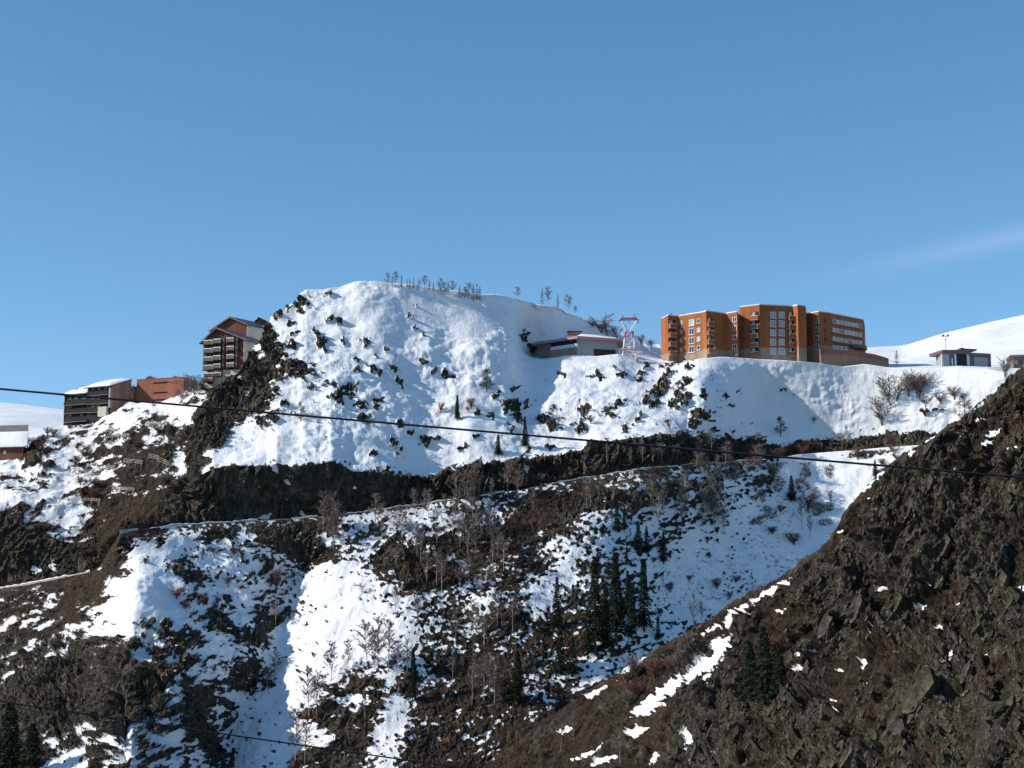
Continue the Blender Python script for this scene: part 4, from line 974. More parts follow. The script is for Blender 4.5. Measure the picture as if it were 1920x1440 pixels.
    # balconies
    def bal(x0, x1, ytop, h, wood='wood_grey'):
        ka_, zt_ = wf.hit(x0, ytop); kb_, _ = wf.hit(x1, ytop); _, zl_ = wf.hit(x0, ytop+h)
        o = MB(); wf.box(ka_, kb_, zl_, zt_, 1.35, 1.45, o); wf.box(ka_, ka_+0.1, zl_, zt_, 0.05, 1.35, o); wf.box(kb_-0.1, kb_, zl_, zt_, 0.05, 1.35, o)
        o = o.build('balcony', M[wood], root)
        child_at('floor_slab', wf.box(ka_, kb_, zl_-0.2, zl_-0.003, 0.05, 1.5).mesh('floor_slab', M['wood_dark']), o)
        child_at('snow_cap', wf.box(ka_-0.05, kb_+0.05, zt_+0.003, zt_+0.33, 1.2, 1.55).mesh('snow_cap', M['snow']), o)
        for kk in (ka_, kb_-0.12): child_at('post', wf.box(kk, kk+0.12, zl_-0.2, zt_+0.0, 1.46, 1.56).mesh('post', M['cream']), o)
        g0 = ka_ + (kb_-ka_)*RNG.uniform(0.35, 0.6)
        child_at('pane', wf.box(g0, g0+(kb_-ka_)*0.3, zt_-0.2, zt_+1.2, 0.06, 0.12).mesh('pane', M['glass']), o)
    for r in range(4):
        bal(384.5, 401.2, 640.5 + 15.6*r, 6.5); bal(403, 415.8, 638 + 15.6*r, 6.5)
        bal(427.5, 440.5, 636 + 15.6*r, 6.3)
    bal(385, 401.5, 702, 5, 'wood_red'); bal(403.5, 417, 701, 5, 'wood_red'); bal(386, 401, 711, 5, 'wood_red')
    window(root, wf, 414, 632.5, 7, 8, 'wood_grey', 'glass', 1, False); window(root, wf, 397, 634, 4, 5, 'wood_dark', 'glass', 0, False)
    window(root, wf, 395, 697, 8, 5, 'wood_dark', 'glass', 1, False); window(root, wf, 415, 697, 6, 4.5, 'wood_dark', 'glass', 1, False)
    window(root, wf, 394, 717, 9, 6, 'wood_dark', 'glass', 1, False)
    for y in (640, 656): window(root, wf, 450, y, 6, 8, 'wood_dark', 'dark', 0, False)
    return root

def dark_lodge():
    root = empty('timber_lodge', W(165, 800, 676)); tag(root, 'dark timber lodge with stepped snow-covered roofs at the left end of the hillside', 'building')
    wf = Wall((122, 679), (208, 669), 750); zb = z_of(812, 674)
    kL, zeL = wf.hit(122, 741); kM, zeM = wf.hit(165, 740); kR, zeR = wf.hit(208, 724)
    dep = Vector((5.5, 10.5, 0))
    lp = [wf.p(0, zb), wf.p(kM-0.003, zb), wf.p(kM-0.003, zeL), wf.p(0, zeL)]
    MB().prism(lp, dep).build('wall', M['wood_black'], root)
    zpk = wf.hit(231, 702)[1]
    rp = [wf.p(kM, zb, 0.3), wf.p(wf.L, zb, 0.3), wf.p(wf.L, zeR, 0.3), wf.p(kM, zeR, 0.3)]
    MB().prism(rp, dep).build('wall', M['wood_black'], root)
    # rendered end wall with sloping top, facing right
    A0, B0 = wf.p(wf.L+0.003, 0, 0.3), wf.p(wf.L, 0, 0.3) + dep; ez = zeR
    MB().hexa([Vector((A0.x, A0.y, zb)), Vector((B0.x, B0.y, zb)), Vector((B0.x+0.35, B0.y, zb)), Vector((A0.x+0.35, A0.y, zb)), Vector((A0.x, A0.y, ez+0.4)), Vector((B0.x, B0.y, ez+4.4)), Vector((B0.x+0.35, B0.y, ez+4.4)), Vector((A0.x+0.35, A0.y, ez+0.4))]).build('end_wall', M['tan_wall'], root)
    # filling wedge under the right roof
    MB().hexa([wf.p(kM, ez, 0.3), wf.p(wf.L, ez, 0.3), wf.p(wf.L, ez, 0.3)+dep, wf.p(kM, ez, 0.3)+dep, wf.p(kM, ez+0.05, 0.3), wf.p(wf.L, ez+0.05, 0.3), wf.p(wf.L, ez+4.0, 0.3)+dep, wf.p(kM, ez+4.0, 0.3)+dep]).build('gable_panel', M['wood_black'], root)
    # roofs: mono-pitch planes falling towards the valley
    def roof(ka, kb, ze, rise, out, eave, nm):
        p = [wf.p(ka, ze-0.3, eave), wf.p(kb, ze-0.3, eave), wf.p(kb, ze+rise, 0)+dep, wf.p(ka, ze+rise, 0)+dep]
        up = Vector((0, 0, 0.35)); o = MB().hexa(p + [q+up for q in p]).build(nm, M['wood_grey'], root)
        return [q+up for q in p], o
    p1, r1 = roof(-1.2, kM+0.4, zeL, 5.4, 0, 1.4, 'roof'); p2, r2 = roof(kM-0.8, wf.L+0.5, zeR, 4.3, 0, 1.5, 'roof')
    snow_slab([p1[0].lerp(p1[1], .06), p1[1].lerp(p1[0], .03), p1[2].lerp(p1[1], .55), p1[3].lerp(p1[0], .62)], 0.75, 'roof_snow', root)
    snow_slab([p1[3].lerp(p1[0], .45).lerp(p1[2], .1), p1[2].lerp(p1[1], .38), p1[2].lerp(p1[1], .18), p1[3].lerp(p1[0], .25).lerp(p1[2], .2)], 0.6, 'roof_snow', root)
    snow_slab([p2[0].lerp(p2[1], .02), p2[1].lerp(p2[0], .02), p2[2].lerp(p2[3], .02), p2[3].lerp(p2[2], .04)], 0.95, 'roof_snow', root, sub=7)
    # balcony bands
    for x0, x1, ys in ((123, 165, (755.5, 771, 787)), (166, 206.5, (737.5, 753.5, 769))):
        for y in ys:
            ka, zt = wf.hit(x0, y); kb, _ = wf.hit(x1, y); o = wf.box(ka, kb, zt-1.15, zt, 1.0, 1.12)
            b = o.build('balcony', M['wood_black'], root)
            child_at('floor_slab', wf.box(ka, kb, zt-1.4, zt-1.153, 0.3, 1.15).mesh('floor_slab', M['wood_grey']), b)
    for x, y in ((131, 748), (143, 747), (157, 747), (131, 764), (153, 778), (176, 730), (187, 730), (199, 729), (176, 747), (187, 747), (176, 762), (186, 762), (131, 780)):
        window(root, wf, x, y-1, 6.5, 5.5, 'wood_grey', 'glass', 1, False, out=0.3 if x > 165 else 0.0)
    MB().hexa([wf.p(wf.L-0.2, zeR-9, 0.32), wf.p(wf.L+0.5, zeR-9, 0.32), wf.p(wf.L+0.5, zeR-9, 1.3), wf.p(wf.L-0.2, zeR-9, 1.3), wf.p(wf.L-0.2, zeR-0.8, 0.32), wf.p(wf.L+0.5, zeR-0.8, 0.32), wf.p(wf.L+0.5, zeR-0.8, 1.3), wf.p(wf.L-0.2, zeR-0.8, 1.3)]).build('fin_wall', M['panel'], root)
    k, z = wf.hit(197, 768); wf.box(k-1.9, k+2.2, z-3, z+0.9, 0.4, 2.2).build('entrance_block', M['cream'], root)
    # lean end post at the left edge
    wf.box(-0.35, -0.003, zb, zeL, 0.0, 0.4).build('corner_post', M['cream'], root)
    return root

def red_hall():
    root = empty('red_hall', W(300, 752, 676)); tag(root, 'flat-roofed plain red hall with slot windows and rounded roof vents', 'building')
    wf = Wall((256, 679), (344, 672), 730); zb = z_of(765, 672); _, zt = wf.hit(300, 710)
    plan_prism([wf.p(0, 0), wf.p(wf.L, 0), wf.p(wf.L, 0)+Vector((3, 12, 0)), wf.p(0, 0)+Vector((3, 12, 0))], zb, zt).build('wall', M['red_wall'], root)
    plan_prism([wf.p(-0.1, 0, 0.1), wf.p(wf.L+0.1, 0, 0.1), wf.p(wf.L+0.1, 0)+Vector((3, 12, 0)), wf.p(-0.1, 0)+Vector((3, 12, 0))], zt+0.003, zt+0.22).build('coping', M['wood_grey'], root)
    for x, y, w in ((300, 718, 26), (300, 736.5, 26), (297, 750, 22)):
        k0, k1, z0, z1 = wf.rect(x, y, w, 2.6)
        f = wf.box(k0, k1, z0, z1, -0.05, 0.06).build('window', M['dark'], root)
        child_at('hood', wf.box(k0-0.1, k1+0.1, z1, z1+0.12, 0, 0.35).mesh('hood', M['red_wall']), f)
    mb = MB(); a, b = wf.p(wf.hit(314, 715)[0], wf.hit(314, 715)[1], 0.06), wf.p(wf.hit(334, 720)[0], wf.hit(334, 720)[1], 0.06)
    mb.bar(a, b, 0.12).build('stair_rail', M['wood_dark'], root)
    for x in (281, 329):
        c = W(x, 700, 681); c.z = zt + 0.2; n = 9
        pts = [c + Vector((math.cos(math.pi*i/n)*1.75, 0, math.sin(math.pi*i/n)*1.7)) for i in range(n+1)]
        v = MB().prism(pts, (0.6, 3.2, 0)).build('roof_vent', M['steel'], root)
        pts2 = [c + Vector((math.cos(math.pi*(i/n*0.8+0.15))*1.8, 0.1, math.sin(math.pi*(i/n*0.8+0.15))*1.75)) for i in range(n+1)]; pts3 = [c + Vector((math.cos(math.pi*(i/n*0.8+0.15))*1.9, 0.1, 0.25+math.sin(math.pi*(i/n*0.8+0.15))*1.95)) for i in range(n+1)]
        child_at('vent_snow', MB().prism(pts2 + pts3[::-1], (0.55, 2.9, 0)).mesh('vent_snow', M['snow']), v)
    # link building to the lodge
    r2 = empty('link_block', W(244, 755, 680)); tag(r2, 'low dull red block joining the timber lodge and the red hall', 'building')
    w2 = Wall((231, 684), (256, 681), 740); _, z2 = w2.hit(245, 727)
    plan_prism([w2.p(0, 0), w2.p(w2.L-0.05, 0), w2.p(w2.L-0.05, 0)+Vector((2, 8, 0)), w2.p(0, 0)+Vector((2, 8, 0))], zb, z2).build('wall', M['red_wall'], r2)
    plan_prism([w2.p(-0.1, 0, 0.2), w2.p(w2.L-0.1, 0, 0.2), w2.p(w2.L-0.1, 0)+Vector((2, 8, 0)), w2.p(-0.1, 0)+Vector((2, 8, 0))], z2+0.003, z2+0.35).build('roof', M['roof_metal'], r2)
    for x in (236, 246): 
        k, z = w2.hit(x, 742); w2.box(k-0.12, k+0.12, zb, z2, 0, 0.12).build('pilaster', M['wood_grey'], r2)

def lower_house():
    root = empty('low_house', W(20, 858, 662)); tag(root, 'low house with deep snow on its slate roof at the far left edge', 'house')
    wf = Wall((-40, 664), (50, 660), 848); zb = z_of(866, 660); _, ze = wf.hit(10, 840); zr = wf.hit(10, 797)[1] + 0.6
    dep = Vector((-2.0, 7.5, 0)); d2 = Vector((-1, 11, 0))
    plan_prism([wf.p(0, 0), wf.p(wf.L-1.5, 0), wf.p(wf.L-1.5, 0)+d2, wf.p(0, 0)+d2], zb, ze+0.6).build('wall', M['wood_red'], root)
    p = [wf.p(-1, ze, 1.2), wf.p(wf.L+1.2, ze, 1.2), wf.p(wf.L, zr)+dep, wf.p(-1, zr)+dep]
    up = Vector((0, 0, 0.3)); MB().hexa(p + [q+up for q in p]).build('roof', M['roof_edge'], root)
    q = [a+up for a in p]
    snow_slab([q[0], q[1].lerp(q[0], .02), q[2].lerp(q[1], .3), q[3].lerp(q[0], .3)], 0.7, 'roof_snow', root, sub=7)
    b0, b1 = wf.p(wf.L-1.6, 0), wf.p(wf.L-1.6, 0) + dep
    MB().hexa([Vector((b0.x, b0.y, ze)), Vector((b1.x, b1.y, ze)), Vector((b1.x+.2, b1.y, ze)), Vector((b0.x+.2, b0.y, ze)), Vector((b0.x, b0.y, ze+.3)), Vector((b1.x, b1.y, zr)), Vector((b1.x+.2, b1.y, zr)), Vector((b0.x+.2, b0.y, ze+.3))]).build('gable', M['wood_red'], root)
    window(root, wf, 9, 848, 5, 5, 'white', 'curtain', 0, False); window(root, wf, 30, 848.5, 5, 4, 'wood_dark', 'glass', 0, False)

def low_station():
    root = empty('low_pavilion', W(1085, 664, 640)); tag(root, 'low hip-roofed building with pink fascia, stone base and snow on its roof', 'building')
    a, b, c = (1009, 644.5), (1083, 632.5), (1156, 637.5)
    w1, w2 = Wall(a, b, 645), Wall(b, c, 645)
    zf = z_of(636.5, 632.5); zt = zf + 0.05; zb = z_of(685, 632)
    A, B, C = w1.A.copy(), w1.B.copy(), w2.B.copy(); E = C + Vector((1.5, 13, 0)); G = A + Vector((3.0, 14, 0))
    plan_prism([A, B, C, E, G], zb, zt).build('wall', M['panel'], root)
    # left face: shade painted as a darker panel, white band, stone below
    k0, _ = w1.hit(1010, 650); k1, _ = w1.hit(1033, 650); k2, _ = w1.hit(1081, 650)
    w1.box(k0, k1, zb, zt-0.1, -0.1, 0.12).build('painted_wall_shade', M['wood_grey'], root)
    zs0 = w1.hit(1070, 652)[1]
    w1.box(k1+0.003, k2, zs0, zt-1.6, -0.1, 0.14).build('white_band', M['white'], root)
    w1.box(k1+0.003, k2, zb, zs0-0.003, -0.1, 0.2).build('stone_base', M['stone'], root)
    w1.box(k1+0.003, k2, zt-1.597, zt-0.1, -0.1, 0.1).build('dark_top_band', M['dark'], root)  # dark band between the white band and the fascia
    k3, z3 = w2.hit(1113, 654); k4, _ = w2.hit(1154, 654)
    w2.box(k3, k4, zb, z3, -0.1, 0.1).build('garage_door', M['wood_dark'], root)
    # fascia and roof
    def off(p, o): 
        cen = (A+B+C+E+G)/5; d = (p-cen); return p + d.normalized()*o
    ring = [off(p, 2.4) for p in (A, B, C, E, G)]
    cen = (A+B+C+E+G)/5
    MB().prism([Vector((p.x, p.y, zt+0.003)) for p in ring], (0, 0, 0.9)).build('fascia', M['pink'], root)
    apex0 = Vector((cen.x-2.2, cen.y, zt+4.3)); apex1 = Vector((cen.x+3.0, cen.y, zt+4.0))
    r = [Vector((p.x, p.y, zt+0.905)) for p in [off(p, 2.2) for p in (A, B, C, E, G)]]
    mb = MB(); mb.quad(r[0], r[1], apex0.lerp(apex1, .5), apex0); mb.quad(r[1], r[2], apex1, apex0.lerp(apex1, .5)); mb.tri(r[2], r[3], apex1); mb.quad(r[3], r[4], apex0, apex1); mb.tri(r[4], r[0], apex0)
    mb.build('roof', M['roof_metal'], root)
    m_ = apex0.lerp(apex1, .5)
    snow_slab([r[1].lerp(r[0], .02)+Vector((0,0,.03)), r[2]+Vector((0,0,.03)), apex1+Vector((0,0,.03)), m_+Vector((0,0,.03))], 0.5, 'roof_snow', root)
    snow_slab([r[0].lerp(r[1], .15).lerp(apex0, .08), r[0].lerp(r[1], .62).lerp(m_, .12), r[0].lerp(r[1], .75).lerp(m_, .62), r[0].lerp(r[1], .3).lerp(apex0, .4)], 0.5, 'roof_snow', root)
    ch = Vector((cen.x-1.6, cen.y+0.5, zt+3.2))
    plan_prism([ch+Vector((-2.6,-1.6,0)), ch+Vector((2.4,-1.6,0)), ch+Vector((2.4,1.6,0)), ch+Vector((-2.6,1.6,0))], ch.z, ch.z+1.9).build('roof_lantern', M['pink'], root)
    plan_prism([ch+Vector((-2.9,-1.9,0)), ch+Vector((2.7,-1.9,0)), ch+Vector((2.7,1.9,0)), ch+Vector((-2.9,1.9,0))], ch.z+1.903, ch.z+2.2).build('lantern_roof', M['wood_dark'], root)
    MB().box((cen.x+4.2, cen.y-1, zt+3.4), (1.0, 0.8, 0.5)).build('roof_vent', M['wood_dark'], root)

def pylon():
    D = 630.0; base = W(1180, 676, D)
    root = empty('lattice_pylon', base); tag(root, 'red and white lattice pylon between the low building and the orange block', 'pylon')
    m = 1/ (F_PX/D/CP*CP)                                  # metres per pixel at the pylon
    u = D/F_PX
    def zpx(y): return z_of(y, D)
    levels = [(678, 2.75, 'white'), (660, 2.35, 'red_paint'), (654, 2.2, 'white'), (635, 1.75, 'red_paint'), (622, 1.45, None)]
    c0 = Vector((base.x, base.y, 0))
    for (ya, ra, colr), (yb, rb, _) in zip(levels[:-1], levels[1:]):
        mb = MB(); za, zb_ = zpx(ya), zpx(yb)
        ca = [c0 + Vector((sx*ra, sy*ra, za)) for sx, sy in ((-1,-1),(1,-1),(1,1),(-1,1))]; cb = [c0 + Vector((sx*rb, sy*rb, zb_)) for sx, sy in ((-1,-1),(1,-1),(1,1),(-1,1))]
        for i in range(4):
            j = (i+1) % 4
            mb.bar(ca[i], cb[i], 0.2); mb.bar(ca[i], cb[j], 0.09); mb.bar(ca[j], cb[i], 0.09); mb.bar(cb[i], cb[j], 0.1)
        mb.build('mast_section', M[colr], root)
    z0, z1, zt = zpx(622), zpx(602), zpx(597)
    mb = MB(); r = 1.45
    for sx in (-1, 1):
        for sy in (-0.5, 0.5):
            mb.bar(c0 + Vector((sx*0.25, sy*2, z0)), c0 + Vector((sx*2.7, sy*1.4, z1)), 0.17)
            mb.bar(c0 + Vector((sx*1.35, sy*2.6, z0)), c0 + Vector((sx*2.7, sy*1.4, z1)), 0.15)
            for k in range(1, 4):
                t = k/4
                mb.bar((c0 + Vector((sx*0.25, sy*2, z0))).lerp(c0 + Vector((sx*2.7, sy*1.4, z1)), t), (c0 + Vector((sx*1.35, sy*2.6, z0))).lerp(c0 + Vector((sx*2.7, sy*1.4, z1)), max(0, t-0.2)), 0.07)
    mb.build('fork', M['white'], root)
    mb = MB(); hw = 3.9
    for sy in (-0.7, 0.7):
        mb.bar(c0 + Vector((-hw, sy*0.3, z1+0.3)), c0 + Vector((hw, sy*0.3, z1+0.5)), 0.13)
        mb.bar(c0 + Vector((-hw+0.9, sy, zt)), c0 + Vector((hw-0.9, sy, zt+0.2)), 0.13)
        n = 9
        for i in range(n):
            a = c0 + Vector((-hw + 2*hw*i/n, sy*0.3, z1+0.3)); b = c0 + Vector((-hw+0.9 + (2*hw-1.8)*(i+0.5)/n, sy, zt)); b2 = c0 + Vector((-hw + 2*hw*(i+1)/n, sy*0.3, z1+0.35))
            mb.bar(a, b, 0.08); mb.bar(b, b2, 0.08)
    ca = mb.build('cross_arm', M['red_paint'], root)
    for x, h in ((-2.4, 1.5), (2.1, 2.0)):
        child_at('peak', MB().bar(c0 + Vector((x-0.5, 0, zt)), c0 + Vector((x, 0, zt+h)), 0.14, 0.06).bar(c0 + Vector((x+0.5, 0, zt)), c0 + Vector((x, 0, zt+h)), 0.14, 0.06).mesh('peak', M['red_paint']), ca)
    for x in (-3.6, 3.6, 0.0):
        MB().bar(c0 + Vector((x, 0, z1+0.3)), c0 + Vector((x+0.1, 0, z1-0.9)), 0.12).build('insulator', M['steel'], root)
    for sx in (-1, 1):
        for sy in (-1, 1):
            MB().box((base.x + sx*2.8, base.y + sy*2.8, zpx(679)), (0.5, 0.5, 0.7)).build('footing', M['concrete'], root)

def right_pavilion():
    D = 655.0
    root = empty('ski_pavilion', W(1810, 691, D)); tag(root, 'small pavilion with dark glazing, white panels and purple roof on the snowy shelf', 'building')
    wf = Wall((1766, 653), (1853, 659), 675); zb = z_of(698, 654); zw = wf.hit(1800, 663)[1]
    P = [wf.p(0, 0), wf.p(wf.L, 0)]
    nose = [wf.p(wf.L, 0) + Vector((0.9*math.sin(t), 4-4*math.cos(t), 0)) for t in np.linspace(0.3, 2.8, 6)]
    plan_prism([P[0], P[1]] + nose + [P[1]+Vector((0, 9, 0)), P[0]+Vector((0, 9, 0))], zb, zw).build('wall', M['panel'], root)
    def strip(x0, x1, y0, y1, m_, nm, o=0.12):
        ka, kb = wf.hit(x0, 675)[0], wf.hit(x1, 675)[0]
        return wf.box(ka, kb, wf.hit(x0, y1)[1], wf.hit(x0, y0)[1], -0.1, o).build(nm, M[m_], root)
    strip(1780, 1789.5, 664, 689, 'glass', 'window'); strip(1792.5, 1812, 662, 689, 'dark', 'glazed_door', 0.1); strip(1817, 1826, 668, 689, 'glass', 'window')
    strip(1789.7, 1792.3, 664, 690, 'white', 'mullion', 0.35); strip(1812.2, 1816.8, 662, 690, 'cream', 'pillar', 0.5); strip(1764.8, 1767.8, 664, 692, 'cream', 'corner_post', 0.4)
    strip(1826.2, 1851.5, 669.5, 693, 'panel', 'white_panel', 0.2); strip(1767.9, 1779.8, 664, 690, 'panel', 'white_panel', 0.16); strip(1784, 1786, 672, 688, 'white', 'notice', 0.16)  # white panels painted the grey that shade gives them
    strip(1851.7, 1857.5, 667, 693, 'purple', 'end_panel', 0.22)
    ka, kb, kc, kd = [wf.hit(x, 665)[0] for x in (1764.5, 1816, 1834, 1857.5)]
    z1 = wf.hit(1780, 657.5)[1]; z0 = wf.hit(1780, 663)[1]
    MB().hexa([wf.p(ka,z0,0.9), wf.p(kb,z0,0.9), wf.p(kb,z0,-9), wf.p(ka,z0,-9), wf.p(ka,z1,0.9), wf.p(kb,z1+0.7,0.9), wf.p(kb,z1+0.7,-9), wf.p(ka,z1,-9)]).build('roof', M['purple'], root)
    z3 = wf.hit(1830, 669)[1]; z4 = wf.hit(1830, 662.5)[1]
    ring = [wf.p(kb+0.003, z3, 1.0), wf.p(kd-0.8, z3, 1.0), wf.p(kd+0.1, z3, 0.0), wf.p(kd+0.1, z3, -8), wf.p(kb+0.003, z3, -9)]
    MB().prism(ring, (0, 0, z4-z3)).build('lower_roof', M['purple'], root)
    k5, k6 = wf.hit(1803, 655)[0], wf.hit(1833, 655)[0]; za, zb2 = wf.hit(1810, 661)[1], wf.hit(1810, 654.5)[1]
    wf.box(k5, k6, z1+0.75, max(zb2, z1+1.4), -5, -0.6).build('roof_step', M['purple'], root)
    k7 = wf.hit(1809.5, 653)[0]; wf.box(k7-0.7, k7+0.7, zb2-0.2, zb2+0.9, -3.5, -2).build('roof_vent', M['steel'], root)
    snow_slab([wf.p(kb+1.2, z4, 0.7), wf.p(kd-1.5, z4, 0.7), wf.p(kd-1.5, z4, -6), wf.p(kb+1.2, z4, -6)], 0.35, 'roof_snow', root)
    # floodlight mast behind it
    c = W(1774.5, 676, 672)
    r = empty('floodlight_mast', c); tag(r, 'thin floodlight mast with paired lamps behind the snowy pavilion', 'lamp')
    zt = z_of(631, 672); MB().bar((c.x, c.y, c.z-4), (c.x, c.y, zt), 0.16, 0.1, 6).build('pole', M['steel'], r)
    zc = z_of(637, 672); MB().bar((c.x-0.8, c.y, zc), (c.x+0.8, c.y, zc), 0.12).build('cross_bar', M['white'], r)
    for s in (-1, 1):
        MB().bar((c.x, c.y, zt-0.3), (c.x+s*0.8, c.y, zt+0.2), 0.08).build('arm', M['steel'], r)
        lx = c.x + s*0.95
        MB().hexa([Vector(v) for v in ((lx-0.5,c.y-0.35,zt+0.0),(lx+0.35,c.y-0.35,zt-0.1+0.1*s),(lx+0.35,c.y+0.35,zt+0.0),(lx-0.5,c.y+0.35,zt),(lx-0.3,c.y-0.35,zt+0.8),(lx+0.5,c.y-0.35,zt+0.8),(lx+0.5,c.y+0.35,zt+0.8),(lx-0.3,c.y+0.35,zt+0.8))]).build('lamp_head', M['steel'], r)
    # part of another house at the right edge
    r2 = empty('edge_building', W(1908, 690, 668)); tag(r2, 'brown-roofed building cut off by the right edge above the crags', 'building')
    w2 = Wall((1894, 670), (1960, 668), 680); zt2 = w2.hit(1900, 671)[1]; zb3 = z_of(712, 668)
    plan_prism([w2.p(1.0, 0), w2.p(w2.L, 0), w2.p(w2.L, 0)+Vector((0, 8, 0)), w2.p(1.0, 0)+Vector((0, 8, 0))], zb3, zt2).build('wall', M['wood_grey'], r2)
    w2.box(-0.3, w2.L+0.5, zt2+0.003, zt2+0.95, -8, 1.2).build('roof', M['purple'], r2)
    w2.box(-0.25, w2.L+0.5, zt2+0.955, zt2+1.25, -7.8, 1.1).build('roof_snow', M['snow'], r2)
    window(r2, w2, 1904, 679, 7, 7, 'cream', 'curtain', 0, False); window(r2, w2, 1914, 680, 5, 9, 'wood_dark', 'glass', 0, False)
    w2.box(1.0, 1.5, zb3, zt2, 0.0, 1.0).build('post', M['wood_grey'], r2)

orange_residence(); gable_chalet(); dark_lodge(); red_hall(); lower_house(); low_station(); pylon(); right_pavilion()
# ------------------------------------------------------------------ road, walls, rocks, fences, plants, cables
def ribbon(name, rows, m_, closed=True):
    """rows: list of cross-section rings along a line"""
    mb = MB(); n = len(rows[0])
    for r in rows: mb.v += [tuple(p) for p in r]
    for i in range(len(rows)-1):
        for j in range(n if closed else n-1):
            k = (j+1) % n; mb.f.append((i*n+j, i*n+k, (i+1)*n+k, (i+1)*n+j))
    if closed:
        mb.f.append(tuple(range(n))[::-1]); mb.f.append(tuple((len(rows)-1)*n + j for j in range(n)))
    return mb.mesh(name, m_)

def roads():
    pts = [(a, W(a, b, c)) for a, b, c in ROAD[::4]]
    # carriageway
    rows = []
    for a, p in pts:
        if a < -60 or a > 1720: continue
        d = Vector((p.x, p.y, 0)).normalized()
        rows.append([p + d*0.7 + Vector((0, 0, 0.12)), p + d*7.0 + Vector((0, 0, 0.10))])
    o = link('road', ribbon('road', rows, M['asphalt'], False)); o['kind'] = 'structure'
    def wall(x0, x1, nm, label, h0, hv, th, m_):
        rows = []
        for a, p in pts:
            if a < x0 or a > x1: continue
            d = Vector((p.x, p.y, 0)).normalized()
            h = h0 + hv*float(pnoise(np.array([a/23.0]), np.array([1.7]), np.array([0.0]))[0])
            rows.append([p + Vector((0, 0, -0.5)), p + d*th + Vector((0, 0, -0.5)), p + d*th + Vector((0, 0, h)), p + Vector((0, 0, h))])
        r = empty(nm, rows[0][0]); tag(r, label, 'wall')
        child_at('wall', ribbon(nm, rows, m_), r)
        cap = []
        rng = random.Random(3)
        segs = []
        for i, q in enumerate(rows):
            keep = math.sin(i*0.37 + x0) + math.sin(i*0.11) > -0.7
            if keep: segs.append([q[3] + Vector((0, -0.06, -0.02)), q[2] + Vector((0, 0.06, -0.02)), q[2] + Vector((0, 0, 0.10 + 0.3*abs(math.sin(i*1.7)))), q[3] + Vector((0, 0, 0.08 + 0.25*abs(math.sin(i*1.7))))])
            if (not keep or i == len(rows)-1) and len(segs) > 1:
                child_at('snow_cap', ribbon('snow_cap', segs, M['snow']), r); segs = []
            elif not keep: segs = []
    wall(262, 1448, 'parapet', 'long pale parapet along the outer edge of the cliff road', 0.28, 0.7, 0.4, M['parapet'])
    wall(-62, 172, 'parapet', 'short pale parapet of the road at the far left below the fences', 0.5, 0.4, 0.4, M['parapet'])
    # masonry block at the bend
    p0, p1 = [q for a, q in pts if 222 < a < 232][0], [q for a, q in pts if 255 < a < 264][0]
    r = empty('bend_wall', p0); tag(r, 'squat tan stone wall at the bend of the cliff road', 'wall')
    d = Vector((p0.x, p0.y, 0)).normalized()
    n = 6
    for i in range(n):
        a, b = p0.lerp(p1, i/n), p0.lerp(p1, (i+0.96)/n); h = 1.5 - 0.12*i
        MB().hexa([a+Vector((0,0,-1.6)), b+Vector((0,0,-1.6)), b+d*0.7+Vector((0,0,-1.6)), a+d*0.7+Vector((0,0,-1.6)), a+Vector((0,0,h)), b+Vector((0,0,h-0.1)), b+d*0.7+Vector((0,0,h-0.1)), a+d*0.7+Vector((0,0,h))]).build('masonry_block', M['parapet'], r)
roads()

# ---- rocks: angular hulls standing out of the snow and the crags
def hull_mesh(name, rng, n=16, sx=1.0, sy=1.0, sz=1.0):
    import bmesh
    bm = bmesh.new()
    for i in range(n):
        v = Vector((rng.gauss(0, 1), rng.gauss(0, 1), rng.gauss(0, 1))).normalized()*rng.uniform(0.75, 1.05)
        bm.verts.new((v.x*sx, v.y*sy, v.z*sz))
    res = bmesh.ops.convex_hull(bm, input=bm.verts)
    bmesh.ops.delete(bm, geom=[g for g in res['geom_interior'] if isinstance(g, bmesh.types.BMVert)], context='VERTS')
    bmesh.ops.recalc_face_normals(bm, faces=bm.faces)
    me = bpy.data.meshes.new(name); bm.to_mesh(me); bm.free(); me.materials.append(M['rock']); return me
def plate(rng, L, wd, th):
    """a bedding plate: irregular polygon in its own plane, split ends, a little wedge-shaped; returns hexagonal prism points"""
    top = [(-0.5, rng.uniform(-.3, .1)), (-0.2, rng.uniform(0.3, 0.5)), (0.25, rng.uniform(0.25, 0.5)), (0.5, rng.uniform(-.2, .3)), (0.3, -0.5), (-0.35, -0.45)]
    return [(a*L, b*wd, th*(1 if a < 0.2 else 0.45)) for a, b in top]
AL, QN, YN = Vector((0.545, 0.0, 0.838)), Vector((0.838, 0.0, -0.545)), Vector((0, 1, 0))
def plate_mesh(rng):
    mb = MB(); pts = plate(rng, 1.0, 0.40, 0.12)
    lo = [AL*x + YN*y + QN*0.12 for x, y, t in pts]; hi = [AL*x*0.96 + YN*y*0.92 - QN*t for x, y, t in pts]
    n = len(lo); mb.v = [tuple(p) for p in lo + hi]
    mb.f = [tuple(range(n))[::-1], tuple(range(n, 2*n))] + [(i, (i+1) % n, n+(i+1) % n, n+i) for i in range(n)]
    return mb
